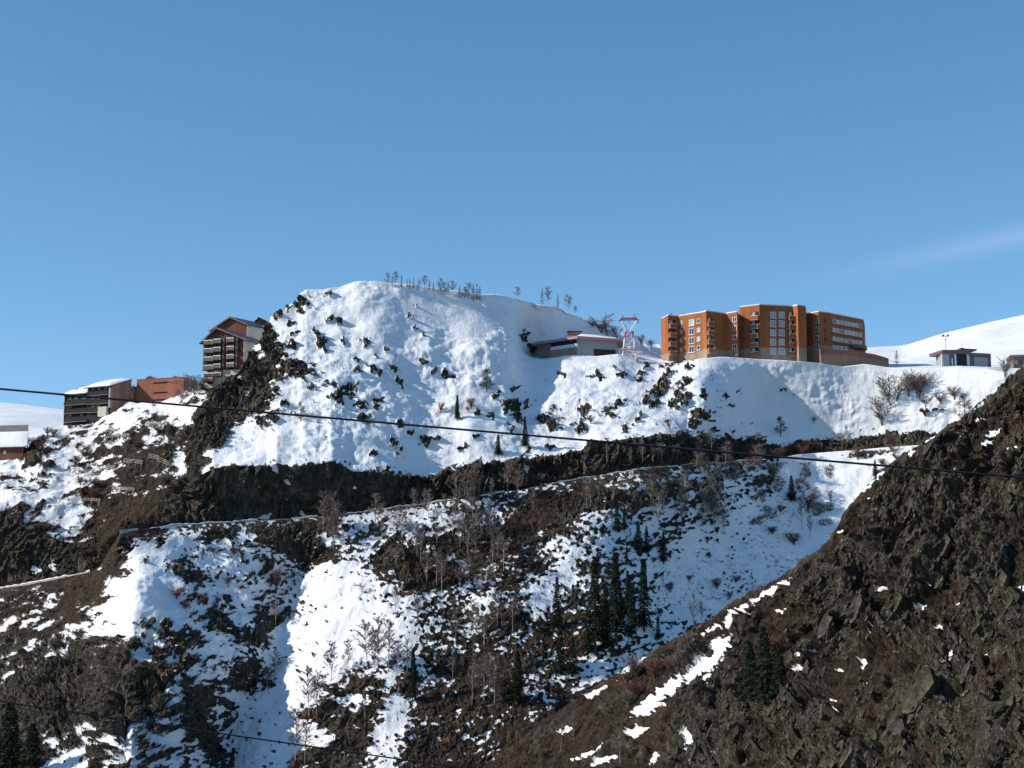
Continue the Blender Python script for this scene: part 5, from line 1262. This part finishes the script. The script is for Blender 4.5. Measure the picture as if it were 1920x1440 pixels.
def rocks():
    rng = random.Random(8)
    hulls = [hull_mesh('rock', rng, 18, 1, 0.8, rng.uniform(0.6, 1.0)) for _ in range(8)]
    for h in hulls: h.materials[0] = M['rock_snowy']
    for e in ROCKS:
        if max(e[2], e[3]) < 6 or (e[0] > 1500 and e[1] > 820): continue
        if max(e[2], e[3]) < 9 and rng.random() < 0.4: continue
        for k in range(1 + (e[2]*e[3] > 60) + (e[2]*e[3] > 150)):
            x = e[0] + rng.uniform(-0.5, 0.5)*e[2]*(k > 0); y = e[1] + rng.uniform(-0.4, 0.4)*e[3]*(k > 0)
            p, n, f = HILL.at(x, y)
            u = p.y/F_PX; s = min(e[2], e[3]*1.4)*u*rng.uniform(0.22, 0.44)
            o = link('rock', rng.choice(hulls), HILL.o); o.location = p - n*s*0.3
            o.scale = (s*rng.uniform(0.9, 1.7), s, s*rng.uniform(0.5, 0.9))
            o.rotation_euler = (rng.uniform(-0.4, 0.4), math.radians(-e[4])*0.7 + rng.uniform(-0.4, 0.4), rng.uniform(0, 6.28))
    # bedding plates of the spur, the dark crag and the knoll's left flank
    protos = [plate_mesh(rng) for _ in range(9)]
    metas = [q.mesh('rock', M['rock']) for q in protos]
    nprng = np.random.RandomState(4)
    def field(sheet, accept, n_big, n_small, big, small, upright):
        R0, R1 = sheet.r0, sheet.r1
        X, Y, Fq, Hq = sheet.px[R0:R1], sheet.py[R0:R1], sheet.F[R0:R1], sheet.H[R0:R1]
        ok = (Fq < -0.9) & accept(X, Y, Hq)
        ii, jj = np.nonzero(ok)
        if len(ii) == 0: return
        pick = nprng.choice(len(ii), min(len(ii), n_big + n_small), replace=False)
        mb = MB()
        for c, k in enumerate(pick):
            p = Vector(sheet.Q[R0+ii[k], jj[k]]); nn = Vector(sheet.N[R0+ii[k], jj[k]])
            turn = Matrix.Rotation(-upright + rng.gauss(0, 0.13), 3, 'Y') @ Matrix.Rotation(rng.gauss(0, 0.3), 3, 'Z') @ Matrix.Rotation(rng.uniform(0.25, 1.15), 3, AL)
            if c < n_big:
                s = rng.uniform(*big); o = link('rock', rng.choice(metas), sheet.o); o.location = p - nn*s*0.10
                o.rotation_euler = turn.to_euler(); o.scale = (s, s*rng.uniform(0.7, 1.2), s*rng.uniform(0.8, 1.2))
            else:
                s = rng.uniform(*small)*rng.uniform(0.6, 1.0); q = rng.choice(protos); b0 = len(mb.v)
                mb.v += [tuple(p - nn*s*0.06 + turn @ (Vector(v)*s)) for v in q.v]; mb.f += [tuple(b0+i for i in f) for f in q.f]
        o = link('rock_shards', raw(mb, 'rock_shards', M['rock']), sheet.o); o['kind'] = 'stuff'
    field(SPUR, lambda X, Y, H: (X > 1250) & (H < 0.15), 240, 6500, (1.5, 4.2), (0.45, 1.6), 0.12)
    for x, y, s_, up in ((1690,1330,11,0.0),(1725,1290,9,0.02),(1660,1385,9,0.05),(1850,1400,9,0.45),(1835,1340,7,0.42),(1600,1140,6,0.3),(1545,1165,6.5,0.2),(1870,1090,6,0.3),(1700,950,5,0.2),(1735,905,5,0.25),(1640,1085,4.5,0.4),(1900,1310,6,0.4),(1480,1400,7,0.0),(1550,1420,8,0.05),(1770,1020,5,0.2)):
        p, nn, f = SPUR.at(x, y); o = link('rock', rng.choice(metas), SPUR.o); o.location = p - nn*0.12*s_
        o.rotation_euler = (Matrix.Rotation(-up, 3, 'Y') @ Matrix.Rotation(0.75, 3, AL)).to_euler(); o.scale = (s_, s_*0.9, s_)
    field(HILL, lambda X, Y, H: ((X < 345) & (Y > 1185) & (Y < 1420)) | ((X > 370) & (X < 530) & (Y < 870 - 1.35*(X-370)) & (Y < 860)), 60, 2200, (1.6, 3.6), (0.5, 1.7), 0.5)
    field(HILL, lambda X, Y, H: (X > 560) & (Y > 980) & (H < 0.5), 60, 1500, (1.4, 2.8), (0.5, 1.6), 0.0)
    field(HILL, lambda X, Y, H: (X > 740) & (X < 1480) & (Y > 815) & (Y < 930) & (H < 0.8), 40, 700, (1.4, 3.0), (0.6, 1.8), 0.4)
def raw(mb, name, m_):
    me = bpy.data.meshes.new(name); me.from_pydata(mb.v, [], mb.f); me.materials.append(m_); me.update(); return me
rocks()

# ---- avalanche fences
def fence(px0, px1, py0, py1, n, h, label, lean=0.25, rails=3):
    a, _, _ = LEFT.at(px0, py0); b, _, _ = LEFT.at(px1, py1)
    r = empty('avalanche_fence', a); tag(r, label, 'fence', 'avalanche fences on the left hillside')
    tops = []
    for i in range(n):
        t = i/(n-1); p, _, _ = LEFT.at(px0 + (px1-px0)*t, py0 + (py1-py0)*t); u = p.y/F_PX
        q = p + Vector((0.15*h*u, 0.8, h*u)); tops.append((p, q))
        MB().bar(p - Vector((0, 0, 0.6)), q, 0.17, 0.15).bar(p + Vector((0.3, 2.4, 0.6)), q - Vector((0, 0, 0.15)), 0.1).build('post', M['post'], r)
    for k in range(rails):
        mb = MB(); f = 1 - k*0.16
        for (p, q), (p2, q2) in zip(tops[:-1], tops[1:]): mb.bar(p.lerp(q, f), p2.lerp(q2, f), 0.1)
        mb.build('rail', M['post'], r)
fence(271, 316, 799, 799, 7, 9, 'avalanche fence with slanted struts, topmost row under the red hall')
fence(226, 262, 876, 880, 4, 18, 'avalanche fence of four tall posts on brown slope beside the crag foot')
fence(276, 314, 868, 884, 7, 20, 'avalanche fence of seven close tall posts nearest the cliff')
fence(118, 168, 889, 892, 5, 14, 'avalanche fence over snow patches in the middle of the left slope')
fence(170, 210, 890, 884, 4, 14, 'avalanche fence of four posts right of the middle snow patches')
fence(206, 246, 922, 928, 4, 13, 'short pale avalanche fence standing alone low on the brown slope')
fence(110, 182, 944, 948, 6, 13, 'lowest avalanche fence just above the large snow tongue')
fence(144, 172, 846, 840, 4, 12, 'small avalanche fence near the timber lodge')
fence(196, 238, 826, 822, 5, 11, 'frosted avalanche fence below the timber lodge end wall')

# ---- plants
def blade(mb, a, b, w, rng):
    a, b = Vector(a), Vector(b); d = b-a
    s = d.cross(Vector((rng.uniform(-1, 1), rng.uniform(-1, 1), rng.uniform(-1, 1))))
    if s.length < 1e-5: return
    s.normalize(); mb.v += [tuple(a - s*w), tuple(a + s*w), tuple(b)]; n = len(mb.v); mb.f.append((n-3, n-2, n-1))
def raw(mb, name, m_):
    me = bpy.data.meshes.new(name); me.from_pydata(mb.v, [], mb.f); me.materials.append(m_); me.update(); return me

def spruce(seed, w=0.2, gap=0.0):
    """unit-height spruce: trunk mesh and crown mesh"""
    rng = random.Random(seed); t = MB(); t.bar((0, 0, -0.05), (0.004, 0, 0.55), 0.016, 0.009, 6); t.bar((0.004, 0, 0.55), (0, 0, 0.99), 0.009, 0.002, 6)
    c = MB(); nl = 30
    for i in range(nl):
        z = 0.06 + gap + (0.93-gap)*(i/nl)**1.02; k = (1-z)
        R = w*(k**0.85)*(0.78 + 0.35*rng.random()); nb = int(7 + 6*k)
        off = rng.random()*6.28
        for b in range(nb):
            if rng.random() < 0.10: continue
            a = off + 6.283*b/nb + rng.uniform(-0.2, 0.2); L = R*rng.uniform(0.65, 1.18)
            dx, dy = math.cos(a), math.sin(a)
            p0 = Vector((dx*0.01, dy*0.01, z + 0.02)); p2 = Vector((dx*L, dy*L, z - 0.28*L + rng.uniform(-0.01, 0.01))); p1 = p0.lerp(p2, 0.5) + Vector((0, 0, 0.02))
            side = Vector((-dy, dx, 0)); nn = max(3, int(L*34))
            for q in range(nn):
                f = (q+0.6)/nn; base = p0.lerp(p1, f*2) if f < 0.5 else p1.lerp(p2, f*2-1)
                l2 = (0.030 + 0.05*L)*(1.15-0.6*f)
                for s in (-1, 1):
                    tip = base + side*s*l2*rng.uniform(0.7, 1.3) + Vector((dx, dy, 0))*l2*0.7 + Vector((0, 0, -l2*rng.uniform(0.15, 0.75)))
                    blade(c, base, tip, 0.0125, rng)
            blade(c, p1, p2 + Vector((dx, dy, -0.3))*0.015, 0.008, rng)
    return raw(t, 'trunk', M['bark']), raw(c, 'crown', M['needle'])
def pine(seed):
    rng = random.Random(seed); t = MB(); t.bar((0, 0, -0.05), (0.02, 0, 0.85), 0.022, 0.008, 6); c = MB()
    for i in range(46):
        a = rng.random()*6.28; z = rng.uniform(0.12, 0.95); R = 0.30*math.sin(math.pi*min(1, (z-0.02)*0.95+0.12))**0.7*rng.uniform(0.55, 1.1)
        tip = Vector((math.cos(a)*R, math.sin(a)*R, z + rng.uniform(-0.02, 0.09))); t.bar((0.01, 0, z-0.08), tip, 0.006, 0.002, 3)
        for q in range(34):
            b = tip + Vector((rng.gauss(0, .05), rng.gauss(0, .05), rng.gauss(0, .03)))
            blade(c, b, b + Vector((rng.uniform(-1, 1), rng.uniform(-1, 1), rng.uniform(-0.2, 1)))*0.055, 0.008, rng)
    return raw(t, 'trunk', M['bark']), raw(c, 'crown', M['needle'])
def bare(seed, kind):
    """unit-height leafless tree: trunk mesh and crown of twigs"""
    rng = random.Random(seed); t, c = MB(), MB()
    tw = 0.0066
    if kind == 'birch':
        lean = rng.uniform(-0.08, 0.08); p = [Vector((0, 0, -0.04)), Vector((lean*0.4, 0, 0.35)), Vector((lean*0.9, rng.uniform(-.03, .03), 0.7)), Vector((lean, 0, 1.0))]; r = [0.0095, 0.0075, 0.005, 0.0015]
        for a, b, r0, r1 in zip(p[:-1], p[1:], r[:-1], r[1:]): t.bar(a, b, r0, r1, 5)
        for i in range(32):
            z = rng.uniform(0.26, 0.97); base = p[1].lerp(p[2], (z-0.35)/0.35) if z < 0.7 else p[2].lerp(p[3], (z-0.7)/0.3)
            a = rng.random()*6.28; L = (0.24*(1.05-z)**0.6)*rng.uniform(0.5, 1.1) + 0.03; up = rng.uniform(0.6, 1.4)
            tip = base + Vector((math.cos(a), math.sin(a), up))*L; blade(c, base, tip, tw*1.5, rng)
            for j in range(9):
                b2 = base.lerp(tip, rng.uniform(0.25, 1.0)); l2 = L*rng.uniform(0.25, 0.55)
                t2 = b2 + Vector((math.cos(a)+rng.uniform(-1, 1), math.sin(a)+rng.uniform(-1, 1), rng.uniform(0.0, 1.3)))*l2*0.7; blade(c, b2, t2, tw, rng)
                for k in range(3):
                    b3 = b2.lerp(t2, rng.uniform(0.3, 1)); blade(c, b3, b3 + Vector((rng.uniform(-1, 1), rng.uniform(-1, 1), rng.uniform(-0.4, 1)))*0.045, tw*0.8, rng)
        return raw(t, 'trunk', M['birch']), raw(c, 'crown', M['twig'])
    if kind == 'larch':
        t.bar((0, 0, -0.04), (0, 0, 1.0), 0.010, 0.0015, 5)
        for i in range(84):
            z = rng.uniform(0.1, 0.98); a = rng.random()*6.28; L = 0.17*(1.03-z)**0.8*rng.uniform(0.6, 1.2)
            base = Vector((0, 0, z)); tip = base + Vector((math.cos(a)*L, math.sin(a)*L, L*rng.uniform(-0.2, 0.35))); blade(c, base, tip, tw*1.2, rng)
            for j in range(9):
                b2 = base.lerp(tip, rng.uniform(0.2, 1)); blade(c, b2, b2 + Vector((rng.uniform(-1, 1), rng.uniform(-1, 1), rng.uniform(-0.6, 0.6)))*0.04, tw, rng)
        return raw(t, 'trunk', M['bark']), raw(c, 'crown', M['twig_red' if seed % 2 else 'twig'])
    # many-stemmed bush
    for s in range(7 if kind == 'bush' else 11):
        a = rng.random()*6.28; sp = rng.uniform(0.15, 0.55); h = rng.uniform(0.6, 0.85)
        m1 = Vector((math.cos(a)*sp*0.35, math.sin(a)*sp*0.35, h*0.5)); top = Vector((math.cos(a)*sp, math.sin(a)*sp, h))
        t.bar((0, 0, -0.05), m1, 0.011, 0.008, 4); t.bar(m1, top, 0.008, 0.002, 4)
        for i in range(18):
            base = m1.lerp(top, rng.uniform(-0.4, 1)); d = Vector((math.cos(a)*0.5+rng.uniform(-1, 1), math.sin(a)*0.5+rng.uniform(-1, 1), rng.uniform(0.2, 1.1))); L = rng.uniform(0.1, 0.26)
            tip = base + d*L; blade(c, base, tip, 0.009, rng)
            for j in range(8):
                b2 = base.lerp(tip, rng.uniform(0.2, 1)); blade(c, b2, b2 + (d + Vector((rng.uniform(-1, 1), rng.uniform(-1, 1), rng.uniform(-0.5, 1))))*0.075*rng.uniform(0.5, 1.3), 0.0075, rng)
    return raw(t, 'stem', M['bark']), raw(c, 'crown', M['twig' if kind == 'bush' else 'twig_red'])

PROTO = {'spruce': [spruce(i, 0.17 + 0.03*(i % 3)) for i in range(5)], 'slim': [spruce(20+i, 0.135, 0.05) for i in range(3)], 'pine': [pine(40+i) for i in range(3)],
         'birch': [bare(60+i, 'birch') for i in range(6)], 'larch': [bare(80+i, 'larch') for i in range(5)], 'bush': [bare(100+i, 'bush') for i in range(4)], 'shrub': [bare(120+i, 'shrub') for i in range(4)]}
NAMES = {'spruce': 'spruce_tree', 'slim': 'spruce_tree', 'pine': 'pine_tree', 'birch': 'bare_birch_tree', 'larch': 'bare_larch_tree', 'bush': 'bare_bush', 'shrub': 'bare_shrub'}
CATS = {'spruce': 'tree', 'slim': 'tree', 'pine': 'tree', 'birch': 'tree', 'larch': 'tree', 'bush': 'bush', 'shrub': 'shrub'}
PR = random.Random(31)
def plant(kind, sheet, px, py, h, label, group=None, width=1.0, sink=0.02):
    p, n, f = sheet.at(px, py)
    u = p.y/F_PX; H = h*u
    r = empty(NAMES[kind], p - Vector((0, 0, H*sink)), PR.random()*6.28); r.scale = (H*width, H*width, H)
    tag(r, label, CATS[kind], group)
    t, c = PR.choice(PROTO[kind])
    for nm, me in (('trunk' if kind not in ('bush', 'shrub') else 'stem', t), ('crown', c)):
        o = bpy.data.objects.new(nm, me); COL.objects.link(o); o.parent = r
    return r
ORD = ['leftmost', 'second from left', 'third from left', 'fourth from left', 'fifth from left', 'sixth from left', 'seventh from left', 'eighth from left', 'ninth from left', 'tenth from left', 'eleventh from left', 'twelfth from left'] + [w + ' from left' for w in ('thirteenth', 'fourteenth', 'fifteenth', 'sixteenth', 'seventeenth', 'eighteenth', 'nineteenth', 'twentieth', 'twenty-first', 'twenty-second', 'twenty-third')]
def stand(sheet, items, what, where, group, width=1.0):
    """items: (kind, px, py, h[, width]); the label counts them from the left within their stand"""
    items = sorted(items, key=lambda t: t[1]); n = len(items)
    for i, it in enumerate(items):
        o = 'rightmost' if (i == n-1 and n > 1) else ORD[i]
        lab = (what + ' ' + where) if n == 1 else f'{o} {what} {where}'
        plant(it[0], sheet, it[1], it[2], it[3], lab, group, it[4] if len(it) > 4 else width)

# conifers
stand(HILL, [('slim',1117,1216,176,0.95),('slim',1157,1200,168,1.1),('slim',1210,1184,138,1.0),('spruce',1043,1176,98,0.85),('slim',1180,1160,90,0.9),('spruce',1138,1212,112,0.8),('slim',1186,1196,100,1.2),('spruce',1104,1222,90,0.8)], 'tall dark spruce', 'in the clump on the snowy bank', 'dark spruces on the lower slope')
stand(HILL, [('spruce',1052,1261,92),('spruce',1076,1263,70,1.2),('spruce',972,1314,96,1.1),('spruce',1093,1394,62)], 'shaded spruce', 'low on the brown slope under the tall clump', 'dark spruces on the lower slope')
stand(HILL, [('spruce',1156,996,54),('slim',1172,994,50),('spruce',1199,1030,56,1.2),('spruce',1213,1032,48),('slim',1247,1058,62,1.2),('slim',1176,1058,36),('spruce',1234,1196,46)], 'small spruce', 'at the upper left rim of the shaded bowl', 'dark spruces on the lower slope')
stand(HILL, [('spruce',1487,938,50,1.35)], 'single cone-shaped spruce', 'alone on shaded snow below the road', None)
stand(HILL, [('pine',1464,816,36,1.0)], 'round dark pine', 'on the shaded snow right of the rocky rib', None)
stand(HILL, [('spruce',935,851,40,1.4),('spruce',985,834,58,0.9),('pine',1040,802,44,1.1),('pine',915,733,42,1.1),('pine',562,788,38,0.9),('slim',857,786,50,1.2),('pine',694,797,24,1.0)], 'evergreen', 'scattered on the sunny snow above the cliff', 'evergreens above the cliff')
stand(HILL, [('spruce',896,936,56,0.9),('spruce',1640,892,32,1.3),('spruce',940,1141,30,1.2)], 'dull green spruce', 'standing by itself along the road bank', 'evergreens by the road')
stand(SPUR, [('pine',1808,790,56,1.0)], 'dark pine', 'on the skyline edge of the craggy spur', None)
stand(SPUR, [('spruce',1437,1314,140,1.35),('spruce',1407,1313,112,1.3),('spruce',1464,1298,92,1.4)], 'broad dark spruce', 'in the trio on the near brown spur', 'spruces on the spur')
stand(SPUR, [('pine',1684,902,34,1.0)], 'low dark pine', 'crossed by the cable on the spur', None)
stand(HILL, [('spruce',14,1470,150,1.7),('spruce',56,1490,130,1.7)], 'added spruce', 'darkening the bottom left corner', 'spruces added to darken the corner')  # added to blacken the corner, standing in for shaded crag
# leafless trees on the crest
stand(HILL, [('larch',735,535,20),('larch',754,537,24),('larch',770,539,20),('birch',786,541,20),('larch',806,543,22),('birch',727,534,26),('birch',743,535,29),('larch',765,537,16),('larch',778,539,22),('birch',797,541,28),('larch',814,543,17)], 'small bare larch', 'on the left part of the knoll crest', 'bare trees on the crest', 1.15)
stand(HILL, [('birch',828,551,32),('larch',842,549,26),('birch',880,562,34,1.3),('larch',888,563,36),('larch',895,560,34),('birch',833,552,26),('birch',850,551,28),('larch',862,556,24),('larch',902,563,30),('birch',872,560,26)], 'bare tree', 'in the pair of clumps mid crest', 'bare trees on the crest', 1.15)
stand(HILL, [('birch',972,560,24,1.5),('larch',1017,570,36),('birch',1029,573,38),('larch',1048,580,28),('birch',1067,588,38),('birch',1080,594,20)], 'bare tree', 'on the right shoulder of the crest', 'bare trees on the crest', 1.15)
stand(HILL, [('bush',1128,622,40,1.1),('bush',1140,626,34,1.0),('bush',1158,632,30,1.1),('bush',1205,645,22,1.2),('bush',1222,650,20,1.2),('bush',1112,612,18,1.2)], 'dark bare bush', 'behind the low pink-edged building', 'bushes behind the low building')
# sunny slope under the pavilion
stand(HILL, [('bush',1668,756,64,0.95),('bush',1652,795,48,0.85),('bush',1718,744,56,0.9),('bush',1738,764,28,1.1),('shrub',1788,748,30,1.0),('shrub',1730,778,12,1.6),('bush',1680,748,52,1.0),('bush',1648,770,40,1.0),('bush',1700,742,46,0.9),('bush',1724,742,50,0.9),('shrub',1762,756,24,1.1),('bush',1712,725,34,1.0)], 'bare bush', 'on the bright snow under the pavilion', 'bare bushes under the pavilion')
stand(HILL, [('bush',1884,704,44,0.9)], 'rounded bare bush', 'between the pavilion and the right edge', None)
stand(HILL, [('larch',1682,684,32,1.5)], 'bare larch', 'beside the terrace wall of the orange block', None)
# stands below the road
def scatter(kind, poly, n, h0, h1, seed, sheet=None, mix=None):
    rng = random.Random(seed); out = []; xs = [p[0] for p in poly]; ys = [p[1] for p in poly]; g = 0
    while len(out) < n and g < 4000:
        g += 1
        x, y = rng.uniform(min(xs), max(xs)), rng.uniform(min(ys), max(ys)); ins = False; j = len(poly)-1
        for i in range(len(poly)):
            if (poly[i][1] > y) != (poly[j][1] > y) and x < (poly[j][0]-poly[i][0])*(y-poly[i][1])/(poly[j][1]-poly[i][1]) + poly[i][0]: ins = not ins
            j = i
        if ins: out.append((rng.choice(mix) if mix else kind, x, y, rng.uniform(h0, h1), rng.uniform(0.8, 1.3)))
    return out
stand(HILL, scatter('birch', [(1215,950),(1360,925),(1360,1010),(1225,1010)], 14, 50, 82, 1), 'pale bare birch', 'in the grove on the bluish snow below the road', 'birch grove on the shaded snow')
stand(HILL, scatter('birch', [(1205,880),(1440,868),(1440,900),(1215,905)], 16, 26, 48, 2), 'thin bare tree', 'along the road edge above the birch grove', 'thin trees along the road')
stand(HILL, scatter('birch', [(595,990),(640,985),(640,1030),(598,1030)], 8, 50, 72, 3), 'bare birch', 'in the tight clump just under the dark cliff', 'birch clump under the cliff')
stand(HILL, scatter('birch', [(690,975),(860,945),(900,960),(880,1040),(720,1030)], 22, 34, 60, 4), 'slim bare tree', 'on the half-snowy bank left of the brown slope', 'slim trees on the road bank')
stand(HILL, scatter('birch', [(850,940),(980,922),(985,935),(860,960)], 10, 44, 74, 5), 'bare birch', 'in front of the brown end of the cliff', 'birches at the cliff end')
stand(HILL, [('birch',650,1262,60),('birch',700,1254,74),('birch',710,1256,100,0.9),('birch',690,1252,84,1.3),('birch',728,1256,92,0.8),('birch',745,1254,54,1.3),('birch',765,1258,60)], 'bare tree', 'in the group rising from the bright snow gully', 'trees in the snow gully')
stand(HILL, [('birch',620,1274,70),('birch',578,1340,88),('birch',592,1340,80),('birch',555,1424,90),('birch',570,1428,70),('birch',515,1262,44,1.6),('birch',500,1290,40,1.6),('birch',515,1170,46,1.0)], 'grey bare tree', 'at the left border of the bright gully', 'trees left of the gully')
stand(HILL, [('slim',776,1312,98,0.9)], 'thin half-dead spruce', 'with a long bare trunk at the gully edge', None)
stand(HILL, [('birch',678,1114,22,1.6),('birch',740,1148,50,0.9),('birch',784,1165,48,0.9)], 'lone sapling', 'on the brightest snow of the gully', 'saplings on the bright gully snow')
stand(HILL, scatter('birch', [(780,1040),(920,990),(960,1080),(900,1140),(800,1120)], 18, 44, 74, 6), 'pale-stemmed birch', 'among the brown scrub right of the gully', 'birches in the brown scrub')
stand(HILL, scatter('birch', [(830,1180),(1000,1160),(1020,1330),(860,1360)], 16, 40, 80, 7, mix=['birch', 'larch', 'birch']), 'bare tree', 'on the lower brown slope left of the shaded spruces', 'trees on the lower brown slope')
stand(HILL, [('birch',1000,955,40),('birch',1100,948,54),('birch',1108,950,48),('birch',1222,950,58),('birch',1226,946,60)], 'leaning pale birch', 'on the brown knob under the road', 'birches on the brown knob')
stand(HILL, [('shrub',1515,950,34,0.9),('shrub',1465,960,16,1.4),('shrub',1425,905,16,1.2),('shrub',1418,940,16,1.0),('shrub',1345,1102,24,0.9),('shrub',1382,1092,16,1.2),('shrub',1292,1087,14,1.2),('shrub',1370,1122,18,0.8),('shrub',1330,1045,10,1.0),('shrub',1260,1110,22,0.9),('shrub',1450,1000,18,1.2),('shrub',1490,1020,26,1.4)], 'dark red shrub', 'dotted over the shaded snow bowl', 'shrubs in the shaded bowl')
stand(HILL, [('birch',1302,1178,64,0.7),('birch',1316,1172,46,0.7),('birch',1506,992,64,0.8),('birch',1528,965,50,0.8),('birch',1520,1012,50,0.7)], 'straight pale birch', 'against the shaded bowl beside the spur', 'birches beside the spur')
stand(HILL, scatter('shrub', [(1390,835),(1480,828),(1700,838),(1700,870),(1480,872),(1395,860)], 14, 14, 34, 9, mix=['shrub', 'bush']), 'reddish bare shrub', 'along the road where it nears the spur', 'shrubs at the end of the road')
stand(HILL, [('shrub',400,1035,14,1.2),('shrub',440,1040,14,1.2),('shrub',430,1095,16,1.2),('shrub',330,1120,26,1.2),('shrub',520,1110,52,0.5),('shrub',350,1140,18,1.2),('bush',470,1290,44,1.0)], 'pinkish shrub', 'on the shaded side of the left gully', 'shrubs on the shaded gully side')
stand(LEFT, [('bush',350,742,36,1.0),('bush',364,738,38,1.0),('bush',376,728,30,1.0),('bush',340,752,28,1.1),('bush',358,722,26,1.1)], 'frosted grey bush', 'between the red hall and the gabled chalet', 'frosted bushes by the chalet')
stand(LEFT, scatter('bush', [(20,840),(110,806),(120,815),(60,850)], 9, 10, 20, 12, mix=['bush', 'shrub']), 'tiny bare bush', 'on the skyline between the low house and the lodge', 'bushes by the low house')
stand(LEFT, scatter('birch', [(120,850),(260,800),(330,800),(300,940),(140,960)], 12, 14, 26, 13, mix=['bush', 'shrub']), 'low bare shrub', 'among the avalanche fences', 'shrubs among the fences')
stand(LEFT, [('birch',236,756,44,0.6),('birch',246,757,38,0.7),('birch',219,772,50,0.5)], 'slender bare birch', 'in front of the lodge end wall', 'birches by the lodge')
stand(HILL, scatter('birch', [(1080,870),(1180,850),(1340,835),(1340,860),(1180,872)], 12, 24, 44, 14), 'bare sapling', 'growing at the foot of the right-hand cliff', 'saplings at the cliff foot')
stand(HILL, [('shrub',1100,772,14,1.2),('bush',1155,692,14,1.6),('shrub',1108,792,18,1.0),('shrub',1256,802,20,0.6),('bush',880,772,16,1.0),('shrub',885,765,26,0.8),('shrub',828,772,22,0.7),('bush',1525,790,14,1.0),('bush',1590,640,0.1,1.0)][:8], 'small dry shrub', 'poking through the sunny snow above the cliff', 'shrubs above the cliff')
stand(SPUR, scatter('bush', [(1130,1310),(1200,1250),(1300,1200),(1320,1215),(1220,1300),(1150,1350)], 14, 24, 46, 15, mix=['bush', 'shrub', 'bush']), 'grey bare bush', 'in the strip beside the snowy spur edge', 'bushes along the spur edge')
stand(SPUR, scatter('bush', [(1200,1400),(1330,1290),(1420,1250),(1480,1180),(1560,1040),(1590,1050),(1480,1300),(1300,1430)], 14, 16, 34, 16, mix=['bush', 'shrub']), 'brown bare shrub', 'on the near spur around the broad spruces', 'shrubs on the near spur')
stand(SPUR, [('birch',1050,1404,60,0.9),('birch',1072,1390,50,0.9),('birch',1162,1430,64,0.8)], 'bare birch', 'at the bottom centre where spur and slope meet', 'birches at the bottom centre')

def pn2(x, y): return pnoise(x, y, 0*x + 0.37)
# ---- low scrub, uncountable
def scrub(sheet, n, seed, px0, px1, py0, py1, fmax, hmin, hmax, name, label, fmin=-9.0, accept=None):
    rng = np.random.RandomState(seed); r = random.Random(seed)
    R0, R1 = sheet.r0, sheet.r1
    ok = (sheet.F[R0:R1] < fmax) & (sheet.F[R0:R1] > fmin) & (sheet.px[R0:R1] > px0) & (sheet.px[R0:R1] < px1) & (sheet.py[R0:R1] > py0) & (sheet.py[R0:R1] < py1) & (sheet.N[R0:R1, :, 2] > 0.42)
    if accept is not None: ok &= accept(sheet.px[R0:R1], sheet.py[R0:R1])
    ii, jj = np.nonzero(ok)
    if len(ii) == 0: return
    pick = rng.choice(len(ii), min(n, len(ii)), replace=False)
    mb = MB()
    for k in pick:
        p = Vector(sheet.Q[R0+ii[k], jj[k]]); h = r.uniform(hmin, hmax)
        for b in range(9):
            d = Vector((r.gauss(0, 0.5), r.gauss(0, 0.5), r.uniform(0.5, 1.0)))
            a = p + Vector((r.gauss(0, .3), r.gauss(0, .3), -0.15)); blade(mb, a, a + d*h, 0.05 + 0.03*r.random(), r)
    o = link(name, raw(mb, name, M['scrub'])); o['kind'] = 'stuff'; o['label'] = label
scrub(HILL, 8500, 1, -60, 1560, 880, 1480, -0.1, 0.6, 1.7, 'scrub', 'low brown scrub over the lower slope')
scrub(HILL, 1700, 2, 1180, 1560, 868, 1000, 9, 0.7, 1.8, 'scrub', 'grey twiggy scrub on the snow under the road', accept=lambda x, y: (pn2(x/40, y/26) > 0.0) & (y < 985))
scrub(HILL, 900, 5, 640, 900, 935, 1062, 9, 0.7, 1.7, 'scrub', 'grey twiggy scrub on the road bank', accept=lambda x, y: pn2(x/40, y/26) > -0.05) if False else None
scrub(HILL, 420, 6, 1230, 1490, 930, 1140, 9, 0.4, 1.1, 'scrub', 'sparse dry twigs on the shaded snow bowl')
scrub(LEFT, 1500, 3, -60, 330, 740, 1050, -0.1, 0.5, 1.2, 'scrub', 'low brown scrub among the fences')
scrub(SPUR, 5000, 4, 860, 2000, 700, 1480, -0.4, 0.3, 0.9, 'scrub', 'low brown heather scrub on the spur')

# ---- cables crossing in front
def cable(a, b, D0, D1, rad, sag, label):
    n = 48; A, B = W(a[0], a[1], D0), W(b[0], b[1], D1); rows = []
    for i in range(n+1):
        t = i/n; p = A.lerp(B, t) - Vector((0, 0, sag*4*t*(1-t))); rows.append([p + Vector((0, math.cos(k)*rad, math.sin(k)*rad)) for k in np.linspace(0, 6.283, 9)[:-1]])
    o = link('cable', ribbon('cable', rows, M['cable'])); tag(o, label, 'cable', 'cables in front of the hill')
cable((-260, 706), (2200, 919), 54, 48, 0.034, 0.03, 'thick dark cable crossing the whole view in front of the knoll')
cable((-260, 1277), (1150, 1480), 50, 50, 0.022, 0.02, 'thinner dark cable low across the bottom left snow gully')
